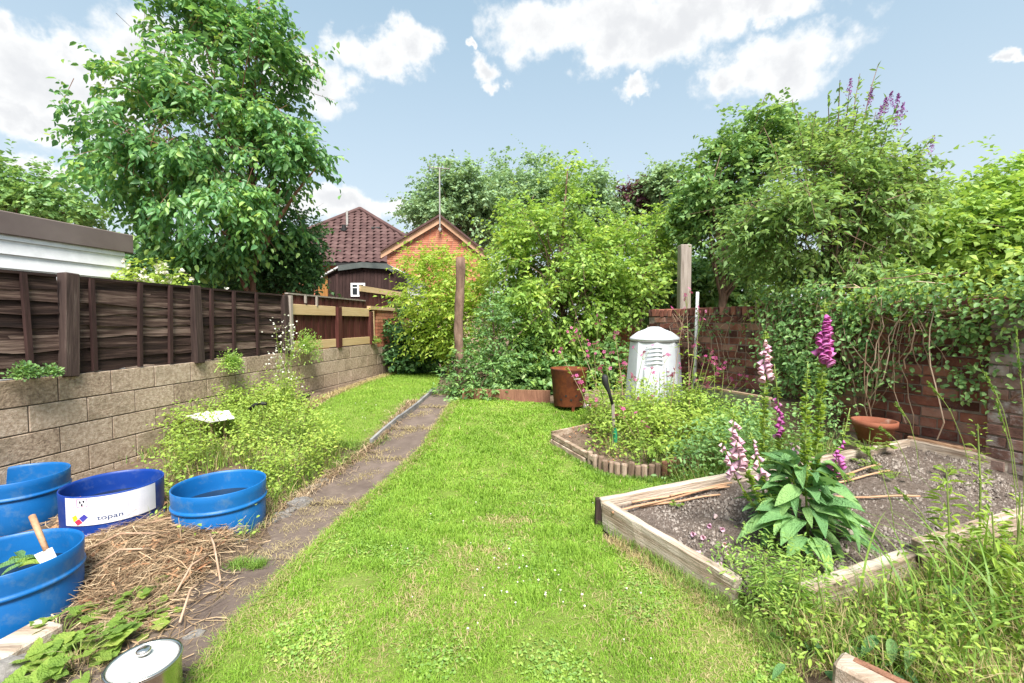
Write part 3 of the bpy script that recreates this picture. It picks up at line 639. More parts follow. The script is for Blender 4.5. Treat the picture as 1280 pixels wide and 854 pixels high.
# ---- gabled brick annexe with aerial
AY = 17.0; ga0, ga1, gap = at(484, 319, AY), at(601, 319, AY), at(551, 279, AY)
an = thing('gabled_house', 'orange brick gable with pale timber bargeboards', 'house', (gap.x, AY, 0))
m = MB(); m.add([(ga0.x, AY, .2), (ga1.x, AY, .2), (ga1.x, AY, ga0.z), (gap.x, AY, gap.z), (ga0.x, AY, ga0.z), (ga0.x, AY + 6, .2), (ga1.x, AY + 6, .2), (ga1.x, AY + 6, ga0.z), (gap.x, AY + 6, gap.z), (ga0.x, AY + 6, ga0.z)],
                 [(0, 1, 2, 3, 4), (5, 9, 8, 7, 6), (0, 4, 9, 5), (1, 6, 7, 2), (2, 7, 8, 3), (3, 8, 9, 4)]); m.build('wall', 'omortar', an)
bk = MB(); r_ = random.Random(8); z = 2.0; c = 0
while z < gap.z - .1:
    t = max(0, min(1, (gap.z - z - .075) / (gap.z - ga0.z))); xa = gap.x + (ga0.x - gap.x) * t; xb = gap.x + (ga1.x - gap.x) * t; x = xa - (.11 if c % 2 else 0)
    while x < xb:
        a, b = max(x, xa), min(x + .212, xb)
        if b - a > .04: bk.box(a, b, AY - .014 + r_.uniform(-.003, .002), AY - .002, z, z + .063)
        x += .225
    z += .075; c += 1
stuff(bk.build('brickwork', 'obrick', an))
for e in (ga0, ga1):
    d = (Vector((gap.x, 0, gap.z)) - Vector((e.x, 0, e.z))); q = Vector((e.x, AY - .12, e.z)) - d * .10; w_ = Vector((gap.x, AY - .12, gap.z)) + Vector((0, 0, .0))
    m = MB(); m.beam(q, w_, .05, .20, (0, 1, 0)); m.v = [(x, y, z) for (x, y, z) in m.v]
    m2 = MB(); a, b = q, w_
    m2.add([a + Vector((0, -.03, -.02)), b + Vector((0, -.03, -.02)), b + Vector((0, -.03, .20)), a + Vector((0, -.03, .20)), a + Vector((0, .03, -.02)), b + Vector((0, .03, -.02)), b + Vector((0, .03, .20)), a + Vector((0, .03, .20))],
           [(0, 1, 2, 3), (4, 7, 6, 5), (0, 4, 5, 1), (3, 2, 6, 7), (0, 3, 7, 4)]); m2.build('bargeboard', 'barge', an)
    m3 = MB(); up = Vector((0, 0, .20))
    m3.add([a + up + Vector((0, -.12, 0)), b + up + Vector((0, -.12, 0)), b + up + Vector((0, 6.2, 0)), a + up + Vector((0, 6.2, 0)), a + up * 1.4 + Vector((0, -.12, 0)), b + up * 1.4 + Vector((0, -.12, 0)), b + up * 1.4 + Vector((0, 6.2, 0)), a + up * 1.4 + Vector((0, 6.2, 0))],
           [(0, 1, 5, 4), (4, 5, 6, 7), (0, 3, 2, 1)]); m3.build('roof_slope', 'tile', an)
ae = thing('tv_aerial', 'thin rooftop aerial mast with short rods on the brick gable', 'aerial', (gap.x, AY - .15, gap.z))
topz = at(551, 212, AY).z
m = MB(); m.tube([(gap.x, AY - .22, gap.z - .35), (gap.x, AY - .22, topz)], .026, 8); m.build('mast', 'galv', ae)
m = MB(); m.tube([(gap.x - .35, AY - .4, topz - .05), (gap.x + .35, AY, topz + .02)], .018, 6)
for k in range(6):
    t = k / 5; c = Vector((gap.x - .33 + .66 * t, AY - .4 + .4 * t, topz - .05 + .07 * t)); m.tube([c - Vector((.05, -.12, .14)), c + Vector((.05, -.12, .14))], .010, 5)
m.build('antenna', 'galv', ae)
m = MB(); m.box(gap.x - .05, gap.x + .05, AY - .24, AY - .0, gap.z - .3, gap.z - .22); m.build('bracket', 'galv', ae)

# ================================================================== right boundary: brick wall
RA, RB = Vector((2.08, 6.95, 0)), Vector((3.98, 2.5, 0)); rd = (RB - RA).normalized(); RL = (RB - RA).length; RANG = math.atan2(rd.y, rd.x)
rw = thing('brick_wall', 'old red brick garden wall with a brick coping on the right boundary', 'wall', tuple(RA), RANG)
# local X runs from the far end towards the camera, local -Y faces the garden? make sure of the side
side = 1 if (Matrix.Rotation(RANG, 3, 'Z') @ Vector((0, 1, 0))).x > 0 else -1
BH, BL = .086, .245
m = MB(); m.box(0.0, RL, side * .012, side * .2, .1, 1.56) if side > 0 else m.box(0, RL, -.2, -.012, .1, 1.56)
m.build('mortar_core', 'bmortar', rw, local=True)
def sbox(a, b, y0, y1, z0, z1):
    q = MB(); lo, hi = sorted((side * y0, side * y1)); q.box(a, b, lo, hi, z0, z1); return q
stret = sbox(-.1165, .1165, 0, .1, -.037, .037).mesh('brick'); head = sbox(-.056, .056, 0, .1, -.037, .037).mesh('brick'); sold = sbox(-.036, .036, 0, .215, -.052, .052).mesh('brick')
rr = random.Random(21); z = 1.555 - BH / 2; c = 0; nb = 0
while z > .25:
    x = (.0 if c % 2 else -.12); k = 0
    while x < RL:
        hd = (c % 4 == 2); wl = .122 if hd else BL
        cx = x + wl / 2
        ylow = g(*(RA + rd * cx).xy) - .06
        if cx > .05 and z > ylow and nb < 330:
            bevel(link('brick', head if hd else stret, 'brick', rw, (cx, rr.uniform(-.006, .008) * side, z + rr.uniform(-.003, .003)), (rr.uniform(-.02, .02), rr.uniform(-.02, .02), rr.uniform(-.03, .03))), .005); nb += 1
        x += wl; k += 1
    z -= BH; c += 1
x = .04
while x < RL:
    bevel(link('brick', sold, 'brick', rw, (x, -.012 * side + rr.uniform(-.004, .004), 1.615 + rr.uniform(-.006, .006)), (rr.uniform(-.03, .03), rr.uniform(-.04, .04), rr.uniform(-.03, .03))), .006); x += .083
# pillar
pil = thing('brick_pillar', 'square brick pillar with flaking mortar standing proud of wall', 'pillar', tuple(RA), RANG)
pxs = None
best = min(((abs((640 + FPX * (RA + rd * s_ + Vector((-rd.y, rd.x, 0)) * (-side * .12)).x / (RA + rd * s_ + Vector((-rd.y, rd.x, 0)) * (-side * .12)).y) - 1238), s_) for s_ in np.arange(2, RL, .02)))[1]
PW = .46
m = sbox(best + .012, best + PW - .012, -.118, -.001, .2, 1.60); m.build('mortar_core', 'bmortar', pil, local=True)
z = 1.60 - .04; c = 0
while z > .4:
    xs = [0, .235, .46] if c % 2 == 0 else [0, .12, .345, .46]
    for a, b in zip(xs[:-1], xs[1:]):
        q = sbox(best + a + .006, best + b - .006, -.13 + rr.uniform(-.006, .006), .0, z - .037, z + .037); bevel(q.build('brick', 'pbrick', pil, local=True), .005)
    z -= BH; c += 1

# back boundary wall, mostly behind the shrubs
bw = thing('back_brick_wall', 'orange brick wall showing in gaps between shrubs and far bed', 'wall', (.2, 8.3, 0), 0)
m = MB(); m.box(.2, 2.3, 8.33, 8.5, .2, 1.45); m.build('mortar_core', 'bmortar', bw)
stuff(brickwork(.2, 2.1, .3, 1.46, seed=9, local_y=8.32).build('brickwork', 'obrick', bw))

# ================================================================== TREES AND SHRUBS
def blob(u, v, Y, ru, rv, ry):
    c = at(u, v, Y); return (np.array(c), np.array([ru * Y / FPX, ry, rv * Y / FPX]))
def sample_blobs(blobs, n, rng, shell=2.4):
    w_ = np.array([(b[1][0] * b[1][1] * b[1][2]) ** .72 for b in blobs]); w_ /= w_.sum()
    idx = rng.choice(len(blobs), n, p=w_); C = np.array([b[0] for b in blobs])[idx]; S = np.array([b[1] for b in blobs])[idx]
    d = nrm(rng.normal(size=(n, 3))); r = rng.random((n, 1)) ** (1 / shell)
    return C + d * r * S, nrm(d * S), idx
def crown(blobs, ntw, per, tl, L_, W_, rng, droop=.25, outward=.7, spread=.5, shell=2.4, wild=.08, fold=.18, curl=.12, clump=0, upn=.8, jit=.25, zmin=None, simple=True):
    """twigs with leaves on both sides; returns leaf mesh data and twig lines"""
    if clump:
        cc, _, _ = sample_blobs(blobs, clump, rng, shell); dd = nrm(cc - np.mean([b[0] for b in blobs], 0))
        i = rng.integers(0, clump, ntw); sz = np.mean([b[1] for b in blobs]) * .20
        T = cc[i] + rng.normal(size=(ntw, 3)) * sz * np.array([1, 1, .7]); O = nrm(dd[i] + rng.normal(size=(ntw, 3)) * .4)
    else:
        T, O, _ = sample_blobs(blobs, ntw, rng, shell)
    if zmin is not None:
        k = T[:, 2] > zmin; T = T[k]; O = O[k]; ntw = len(T)
    TD = nrm(O * outward + rng.normal(size=(ntw, 3)) * spread + np.array([0, 0, -droop]))
    tlen = tl * rng.uniform(.6, 1.3, ntw); wl = rng.random(ntw) < wild; tlen = np.where(wl, tlen * 1.9, tlen)
    t = (np.arange(per) + .5) / per
    P = T[:, None, :] + TD[:, None, :] * (tlen[:, None] * t[None, :])[..., None] + np.array([0, 0, -1.])[None, None, :] * (droop * tlen[:, None] * t[None, :] ** 2 * .5)[..., None]
    sidev = nrm(np.cross(TD, np.array([0, 0, 1.]) + rng.normal(size=(ntw, 3)) * .15))
    sg = np.where(np.arange(per) % 2 == 0, 1., -1.)[None, :, None]
    D = TD[:, None, :] * .55 + sidev[:, None, :] * sg * .85 + rng.normal(size=(ntw, per, 3)) * jit + np.array([0, 0, -droop])[None, None, :]
    Nn = np.array([0, 0, upn])[None, None, :] + rng.normal(size=(ntw, per, 3)) * .45
    n = ntw * per; sc = rng.uniform(.42, 1.35, n)
    V, F = (leaves2 if simple else leaves)(P.reshape(-1, 3), D.reshape(-1, 3), Nn.reshape(-1, 3), L_ * sc, W_ * sc * rng.uniform(.85, 1.15, n), fold, curl)
    ends = np.stack([T, T + TD * tlen[:, None] * .9], 1)
    return (V, F), ends
def wood(mb, base, top, r0, ends, nl, rng, low=.25, n=7, sway=.08, seg=9):
    """tapered trunk with limbs reaching into the crown"""
    base = Vector(base); top = Vector(top); pts = []; rad = []
    ph = rng.uniform(0, 6, 2); h = (top - base).length
    for i in range(seg + 1):
        t = i / seg; p = base.lerp(top, t) + Vector((math.sin(t * 5 + ph[0]), math.sin(t * 4 + ph[1]), 0)) * sway * h * .25 * t; pts.append(p); rad.append(r0 * (1 - .86 * t) * (1.25 if i == 0 else 1))
    mb.tube(pts, rad, n)
    if nl:
        idx = rng.choice(len(ends), min(nl, len(ends)), replace=False)
        for i in idx:
            e = Vector(ends[i][0]); f = min(.95, max(low, (e.z - base.z) / max(.1, h) * rng.uniform(.45, .85)))
            k = f * seg; a = pts[int(k)].lerp(pts[min(seg, int(k) + 1)], k - int(k)); ra = r0 * (1 - .86 * f) * rng.uniform(.3, .5)
            mid = a.lerp(e, .5) + Vector((rng.normal() * .08, rng.normal() * .08, .08)) * (e - a).length
            q = [a, a.lerp(mid, .55) + Vector((0, 0, -.03)), mid, mid.lerp(e, .5) + Vector((0, 0, .02)), e, Vector(ends[i][1])]
            mb.tube(q, [ra, ra * .85, ra * .65, ra * .42, ra * .22, .003], 5, False)
def tree(name, label, cat, base, top, blobs, ntw, per, tl, L_, W_, lm, bm_, r0, nl, seed, group=None, extra=None, **kw):
    rng = np.random.default_rng(seed); th = thing(name, label, cat, tuple(base), 0, group); off = np.array(base)
    low = kw.pop('low', .25); twig_n = kw.pop('twigs', 0)
    (V, F), ends = crown(blobs, ntw, per, tl, L_, W_, rng, **kw)
    link('crown', np_mesh('crown', V - off, F), lm, th)
    mb = MB(); wood(mb, base, top, r0, ends, nl, rng, low); mb.build('trunk', bm_, th, smooth=True)
    if twig_n:
        k = rng.choice(len(ends), min(twig_n, len(ends)), replace=False); e = ends[k] - off
        C = np.stack([e[:, 0] - (e[:, 1] - e[:, 0]) * .8, e[:, 0], e[:, 1]], 1); S = nrm(np.cross(e[:, 1] - e[:, 0], rng.normal(size=(len(k), 3))))
        V, F = ribbons(C, np.tile(np.array([[.010, .008, .004]]), (len(k), 1)) * (L_ / .12), S); stuff(link('twigs', np_mesh('twigs', V, F), bm_, th))
    return th

# big broad-leaved tree behind the lap fence
b0 = at(313, 372, 7.6); b0.z = g(b0.x, b0.y)
cherry = tree('garden_tree', 'tall leafy broadleaf tree rising behind the old lap fence', 'tree', b0, at(320, -10, 7.6),
     [blob(275, 12, 7.6, 56, 36, 1.0), blob(235, 45, 7.6, 44, 26, .8), blob(325, 62, 7.4, 44, 44, .9), blob(195, 108, 7.3, 50, 24, .9), blob(275, 125, 7.5, 78, 48, 1.3), blob(145, 162, 7.3, 36, 18, .7), blob(125, 198, 7.4, 28, 12, .6),
      blob(222, 190, 7.1, 80, 36, 1.2), blob(330, 180, 7.3, 44, 46, .9), blob(375, 190, 7.5, 26, 20, .5), blob(175, 240, 7.2, 44, 20, .8), blob(262, 258, 7.2, 70, 34, 1.0), blob(322, 250, 7.3, 42, 34, .8), blob(210, 282, 7.3, 36, 16, .6), blob(170, 130, 7.4, 26, 10, .5), blob(285, 300, 7.2, 60, 22, .7), blob(225, 312, 7.4, 50, 14, .6)],
     3100, 9, .34, .108, .056, 'L_cherry', 'redbark', .062, 60, 5, droop=.42, shell=2.0, wild=.07, clump=210, low=.30, twigs=900, curl=.25, upn=.9, simple=False)
# two more limbs low down
mb = MB()
for (u0, v0, u1, v1, u2, v2) in ((316, 350, 300, 320, 200, 300), (318, 330, 345, 280, 395, 210), (312, 345, 330, 300, 350, 230), (310, 365, 300, 340, 285, 300)):
    mb.tube([at(u0, v0, 7.6), at((u0 + u1) / 2, (v0 + v1) / 2 + 3, 7.55), at(u1, v1, 7.5), at((u1 + u2) / 2, (v1 + v2) / 2 - 4, 7.45), at(u2, v2, 7.4)], [.045, .04, .033, .025, .012], 6)
mb.build('limb', 'redbark', cherry, smooth=True)

def shrub(name, label, u, v, Y, blobs, ntw, per, tl, L_, W_, lm, seed, cat='shrub', group=None, r0=.03, nl=25, bark='bark', topv=None, **kw):
    b = at(u, v, Y); b.z = g(b.x, b.y); t = at(u, topv if topv is not None else v - 60, Y)
    return tree(name, label, cat, b, t, blobs, ntw, per, tl, L_, W_, lm, bark, r0, nl, seed, group, **kw)

# behind the left fence
shrub('dark_conifer', 'dense dark evergreen bush behind the fence beside the big tree', 345, 380, 8.6, [blob(350, 300, 8.6, 52, 45, .8), blob(340, 345, 8.6, 62, 30, .8), blob(372, 325, 8.6, 28, 30, .6)], 1500, 9, .2, .085, .05, 'L_dark', 21, topv=280)
shrub('climbing_rose', 'pale yellow flowering rose spilling over the lap fence', 190, 372, 6.2, [blob(190, 350, 6.2, 40, 20, .3), blob(212, 366, 5.95, 16, 18, .12)], 170, 7, .14, .06, .04, 'L_lime', 22, nl=14, r0=.015, topv=345)
shrub('distant_hedge_tree', 'green tree standing behind the white garage', 20, 300, 14, [blob(15, 235, 14, 60, 32, 1.5), blob(75, 262, 14, 50, 22, 1.2), blob(-30, 250, 14, 40, 40, 1.5)], 1100, 9, .35, .16, .10, 'L_mid', 23, 'tree', topv=230, r0=.1)
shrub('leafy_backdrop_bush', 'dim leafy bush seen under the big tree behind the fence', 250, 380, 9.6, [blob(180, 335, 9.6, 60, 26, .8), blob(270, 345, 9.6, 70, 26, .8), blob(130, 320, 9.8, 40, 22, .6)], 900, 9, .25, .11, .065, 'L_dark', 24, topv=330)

# far trees
FT = [(560, 250, 30, [(570, 240, 40, 32, 3), (535, 265, 30, 20, 2.5), (600, 265, 44, 34, 3)], 31, 'spreading grey-green tree standing behind the brick gable', 'L_far'),
      (655, 260, 33, [(645, 242, 50, 36, 3.5), (685, 232, 36, 28, 3), (625, 275, 50, 34, 3)], 32, 'tall grey-green tree between the gable and the bright shrub', 'L_far'),
      (735, 260, 30, [(730, 248, 34, 34, 3), (760, 272, 40, 24, 3), (720, 275, 50, 34, 3)], 33, 'grey-green tree behind the bright shrub, beside the purple tree', 'L_far'),
      (800, 260, 29.5, [(795, 245, 20, 12, 1.5), (830, 240, 14, 10, 1.2)], 34, 'dusky purple-leaved tree beyond the back shrubs', 'L_purple'),
      (830, 262, 28, [(822, 232, 14, 14, 1.5), (850, 262, 36, 18, 2)], 35, 'thin-topped green tree rising beside the purple tree', 'L_far')]
for (u, v, Y, bl, sd_, lab, lm) in FT:
    shrub('distant_tree', lab, u, 330, Y, [blob(a, b, Y, c, d, e) for a, b, c, d, e in bl], 3200 if lm == 'L_far' else 700, 9, .7, .22, .13, lm, sd_, 'tree', 'far trees beyond the houses', topv=v - 20, r0=.25, nl=40, clump=90)

# shrubs at the end of the garden
shrub('dark_glossy_shrub', 'dark glossy shrub at the end of the block wall', 515, 462, 10.4, [blob(520, 420, 10.4, 36, 42, .8), blob(545, 435, 10.2, 30, 28, .6), blob(510, 445, 10.2, 26, 18, .5)], 900, 9, .2, .10, .06, 'L_dark', 41, topv=400)
shrub('yellow_green_shrub', 'feathery yellow-green shrub in front of the brick gable', 560, 455, 9.4, [blob(545, 375, 9.4, 50, 30, .8), blob(570, 345, 9.4, 54, 22, .7), blob(525, 325, 9.4, 26, 10, .4), blob(560, 320, 9.4, 34, 8, .4), blob(585, 400, 9.2, 40, 44, .7), blob(620, 350, 9.4, 24, 26, .6), blob(548, 410, 9.6, 40, 30, .7)], 1500, 11, .34, .085, .034, 'L_yellow', 42, topv=340, wild=.22, droop=.2)
shrub('slender_shrub', 'slender leafy shrub growing up beside the rough post', 618, 500, 7.2, [blob(600, 470, 7.1, 46, 44, .45), blob(585, 495, 6.9, 40, 22, .35), blob(618, 420, 7.3, 26, 56, .35), blob(632, 480, 7.2, 26, 36, .4)], 1050, 9, .2, .068, .03, 'L_mid', 43, topv=360)
shrub('bright_tall_shrub', 'large bright green shrub filling the end of the garden', 705, 490, 8.2, [blob(700, 325, 8.2, 70, 52, 1.0), blob(660, 290, 8.2, 32, 34, .7), blob(712, 245, 8.2, 18, 42, .4), blob(648, 257, 8.2, 14, 8, .3), blob(755, 345, 8.1, 48, 36, .8), blob(665, 385, 8.0, 44, 38, .8), blob(730, 395, 8.0, 52, 26, .6), blob(690, 430, 7.9, 44, 26, .5), blob(775, 300, 8.4, 34, 32, .7), blob(645, 345, 8.2, 22, 28, .5)], 2700, 9, .30, .088, .046, 'L_bright', 44, topv=210, wild=.16, clump=330, r0=.07, nl=80, twigs=500)
shrub('trailing_shrub', 'pale trailing shrub leaning over the back wall behind the pink flowers', 800, 470, 8.0, [blob(795, 355, 8.1, 34, 20, .5), blob(812, 330, 8.6, 26, 30, .6), blob(770, 385, 7.9, 40, 12, .3), blob(825, 285, 8.8, 24, 22, .6)], 560, 9, .28, .09, .048, 'L_bright', 45, topv=330, wild=.18, twigs=150)
shrub('ground_ivy_bank', 'low leafy green bank behind the rusty incinerator', 690, 495, 7.6, [blob(655, 470, 7.4, 40, 26, .35), blob(705, 470, 7.5, 60, 26, .35), blob(760, 455, 7.6, 40, 34, .4), blob(655, 445, 7.7, 24, 30, .4)], 800, 8, .16, .085, .06, 'L_mid', 46, topv=470)
# tree and shrubs behind the brick wall
shrub('ivy_clad_tree', 'dark leafy tree behind the grey post and brick wall', 905, 385, 8.2, [blob(905, 235, 8.2, 52, 46, .8), blob(945, 185, 8.2, 46, 36, .8), blob(872, 265, 8.2, 26, 28, .6), blob(985, 165, 8.2, 32, 26, .7), blob(935, 315, 8.2, 46, 36, .7)], 2200, 9, .26, .092, .058, 'L_mid', 51, 'tree', topv=190, r0=.09, clump=240, nl=60)
shrub('right_hedge', 'bright green hedge behind the brick wall and buddleia', 1190, 380, 6.4, [blob(1150, 300, 6.4, 54, 60, .9), blob(1215, 285, 6.4, 50, 62, .9), blob(1285, 250, 6.3, 46, 46, .9), blob(1240, 330, 6.2, 80, 36, .8), blob(1130, 340, 6.3, 54, 26, .7), blob(1290, 320, 6.2, 50, 46, .7)], 2800, 9, .24, .085, .048, 'L_bright', 52, 'hedge', topv=260, clump=260, r0=.06, wild=.12)
shrub('back_hedge', 'mid green hedge filling the gap behind the grey post', 860, 400, 10.5, [blob(845, 345, 10.5, 50, 40, .8), blob(890, 360, 10.5, 50, 34, .8), blob(800, 370, 10.3, 40, 30, .7), blob(940, 350, 10.5, 40, 40, .7)], 1700, 9, .3, .13, .075, 'L_mid', 54, 'hedge', topv=330)
bud = shrub('buddleia', 'sprawling buddleia with long narrow leaves and purple flower spikes', 1040, 392, 4.9, [blob(1045, 225, 5.0, 62, 42, .6), blob(985, 270, 4.9, 60, 36, .6), blob(1085, 270, 4.9, 54, 46, .6), blob(1030, 325, 4.9, 60, 20, .4), blob(940, 300, 5.1, 24, 24, .4), blob(1040, 185, 5.1, 36, 20, .4), blob(1110, 235, 5.0, 24, 24, .4), blob(1085, 340, 4.6, 40, 18, .3)],
     2300, 10, .26, .072, .027, 'L_budd', 53, topv=215, wild=.22, droop=.16, r0=.05, nl=90, twigs=1000, fold=.1, curl=.3, clump=260)
# buddleia arching shoots and flower spikes
mb = MB(); rngb = np.random.default_rng(8); LV = []; spikes = []
for (u, v) in ((1035, 118), (1050, 100), (1075, 92), (1098, 80), (1108, 125), (1122, 130), (990, 125), (1150, 200), (1160, 178), (1095, 140), (1010, 140), (1130, 165), (1062, 112), (1172, 215), (955, 160)):
    e = at(u, v, 5.0 + rngb.uniform(-.3, .3)); a = at(1040 + (u - 1040) * .6, v + 95, 5.0); md = a.lerp(e, .55) + Vector((0, 0, .08)); mb.tube([a, md, e], [.007, .005, .003], 4, False)
    n = 20; t = rngb.uniform(.15, 1, n); A, E = np.array(a), np.array(e); P = A + (E - A) * t[:, None]
    LV.append(leaves(P, rngb.normal(size=(n, 3)) * .6 + (E - A) * .6, np.array([0, 0, 1.]) + rngb.normal(size=(n, 3)) * .3, rngb.uniform(.05, .09, n), .026))
    spikes.append(e)
mb.build('shoot', 'bark', bud)
V, F = cat_mesh(LV); stuff(link('shoot_leaves', np_mesh('shoot_leaves', V - np.array(bud.location), F), 'L_budd', bud))
for i, (u, v) in enumerate(((1106, 132), (1113, 124), (1121, 128), (1120, 148), (1100, 142), (1128, 138), (1052, 165), (985, 255), (1165, 180), (1088, 120), (1062, 108))):
    e = at(u, v, 4.95); n = 90; t = rngb.random(n); d = nrm(np.array([[.15, 0, 1.]]) + 0 * t[:, None]); P = np.array(e) + d * (t[:, None] - .5) * .17 + rngb.normal(size=(n, 3)) * (.020 * (1.1 - t[:, None]))
    V, F = leaves(P, rngb.normal(size=(n, 3)), rngb.normal(size=(n, 3)), .016, .014); stuff(link('flower_spike', np_mesh('flower_spike', V - np.array(bud.location), F), 'purple', bud))

# creeper and dead stems on the brick wall
def wallpt(s_, z, out=.03):
    nrmw = Vector((-rd.y, rd.x, 0)) * (-side); p = RA + rd * s_ + nrmw * out; return Vector((p.x, p.y, z))
cr = thing('wall_creeper', 'green creeper with bare brown stems draped over the brick wall', 'climber', tuple(wallpt(2.9, .5, .1)))
rngc = np.random.default_rng(17); mb = MB(); LV = []
for i in range(80):
    s0 = rngc.uniform(1.9, 4.3) if i > 50 else rngc.uniform(2.1, 3.2); z0 = rngc.uniform(.5, 1.3); z1 = 1.72; o = rngc.uniform(.04, .18)
    pts = [wallpt(s0, z0, o)]; k = 8; sl = rngc.normal() * .22
    for j in range(1, k + 1):
        t = j / k; pts.append(wallpt(s0 + rngc.normal() * .012 + t * sl + .05 * math.sin(4 * t + i), z0 + (z1 - z0) * t, o + .05 * math.sin(3.1 * t)))
    mb.tube(pts, [.0042 * rngc.uniform(.5, 1.2)] * len(pts), 4, False)
for i in range(45):
    s0 = rngc.uniform(1.6, 4.2); l = rngc.uniform(.4, 1.0); z = rngc.uniform(1.45, 1.82)
    pts = [wallpt(s0 + l * t, z + .06 * math.sin(t * 3 + i) + rngc.normal() * .02, rngc.uniform(.0, .16)) for t in np.linspace(0, 1, 6)]; mb.tube(pts, .0045, 4, False)
mb.build('stems', 'drystem', cr)
off = np.array(cr.location)
def wall_leaves(n, srange, zrange, orange, L_, W_, zpow=1, clumps=60):
    cs = rngc.uniform(*srange, clumps); cz = zrange[0] + (zrange[1] - zrange[0]) * rngc.random(clumps) ** zpow; i = rngc.integers(0, clumps, n)
    s_ = cs[i] + rngc.normal(size=n) * .10; z = cz[i] + rngc.normal(size=n) * .07; o = rngc.uniform(*orange, n)
    nrmw = np.array(Vector((-rd.y, rd.x, 0)) * (-side)); P = np.array(RA)[None, :] * 1 + np.array(rd)[None, :] * s_[:, None] + nrmw[None, :] * o[:, None]; P[:, 2] = z
    D = nrmw[None, :] * .5 + rngc.normal(size=(n, 3)) * .6 + np.array([0, 0, -.4]); Nn = nrmw[None, :] * .5 + np.array([0, 0, .8]) + rngc.normal(size=(n, 3)) * .35
    return leaves(P, D, Nn, L_ * rngc.uniform(.6, 1.3, n), W_ * rngc.uniform(.7, 1.2, n))
V, F = cat_mesh([wall_leaves(2300, (2.1, 4.4), (1.40, 1.8), (.02, .26), .048, .030, .6, 70), wall_leaves(2300, (2.15, 2.95), (.5, 1.5), (.05, .40), .046, .027, .7, 50), wall_leaves(1300, (2.9, 4.35), (.75, 1.5), (.03, .2), .044, .028, .6, 34)])
stuff(link('leaves', np_mesh('leaves', V - off, F), 'L_mid', cr))
V, F = cat_mesh([wall_leaves(1500, (1.9, 4.45), (1.55, 1.85), (-.15, .22), .05, .03, 1, 40)])
stuff(link('young_leaves', np_mesh('young_leaves', V - off, F), 'L_lime', cr))
# dead vine over the far end of the wall
dv = thing('dead_vine', 'tangle of bare brown vine stems on the far end of brick wall', 'climber', tuple(wallpt(1.0, .8, .1))); mb = MB()
for i in range(22):
    s0 = rngc.uniform(.6, 1.9); z0 = rngc.uniform(.7, 1.2); pts = [wallpt(s0, z0, .06)]
    for j in range(1, 6): pts.append(wallpt(s0 + rngc.normal() * .05 + .12 * math.sin(i + j * .9), z0 + (1.6 - z0) * j / 5, rngc.uniform(.02, .1)))
    mb.tube(pts, .0035, 4, False)
mb.build('stems', 'drystem', dv)
V, F = cat_mesh([wall_leaves(170, (.9, 1.9), (.9, 1.6), (.02, .12), .045, .03, 1, 25)]); stuff(link('leaves', np_mesh('leaves', V - np.array(dv.location), F), 'L_mid', dv))

# clumps hanging on the block wall
def lwpt(s_, z, out): # local coordinates of the left wall
    return Vector((LWX, LWY, 0)) + Matrix.Rotation(LWA, 3, 'Z') @ Vector((s_, -out, z))
def wall_tuft(name, label, u, v, r, n, lm, L_, W_, seed, hang=.3):
    rg = np.random.default_rng(seed); y = y_at_px(u); s_ = ls(y); dd = at(u, v, y); c = lwpt(s_, dd.z, .03); th = thing(name, label, 'weed', tuple(c))
    t = rg.random(n) ** .6; d = nrm(rg.normal(size=(n, 3)) + np.array([.9, 0, .0])); d[:, 2] = np.abs(d[:, 2]) - hang * 1.6 * rg.random(n); d[:, 0] = np.abs(d[:, 0])
    P = d * (t * r)[:, None]
    V, F = leaves(P, d + rg.normal(size=(n, 3)) * .4, np.array([.4, 0, .9]) + rg.normal(size=(n, 3)) * .3, L_ * rg.uniform(.6, 1.2, n), W_); stuff(link('foliage', np_mesh('foliage', V, F), lm, th))
    mb = MB()
    for i in range(14):
        e = Vector(P[i]) * 1.0; mb.tube([Vector((0, 0, 0)), e * .6 + Vector((0, 0, .01)), e], [.003, .002, .001], 4, False)
    mb.build('stems', 'stem', th, local=True)
    return th
wall_tuft('corydalis_weed', 'ferny bright green weed clump growing from block wall under the fence', 278, 452, .20, 800, 'L_bright', .034, .016, 61, .55)
wall_tuft('hanging_weed', 'large trailing green weed where the brown fence meets the lap fence', 372, 430, .34, 1100, 'L_bright', .036, .017, 62, .7)
wall_tuft('wall_top_weed', 'low dark green weed on the block wall top against the fence foot', 18, 470, .13, 400, 'L_mid', .03, .02, 63, .15)
wall_tuft('small_wall_weed', 'little green weed beside the leaning fence post foot on block wall', 52, 468, .10, 200, 'L_mid', .03, .02, 64, .15)
wall_tuft('fence_foot_sprig', 'small sprig at the base of the pale new fence post', 466, 428, .14, 140, 'L_bright', .04, .02, 65, .1)

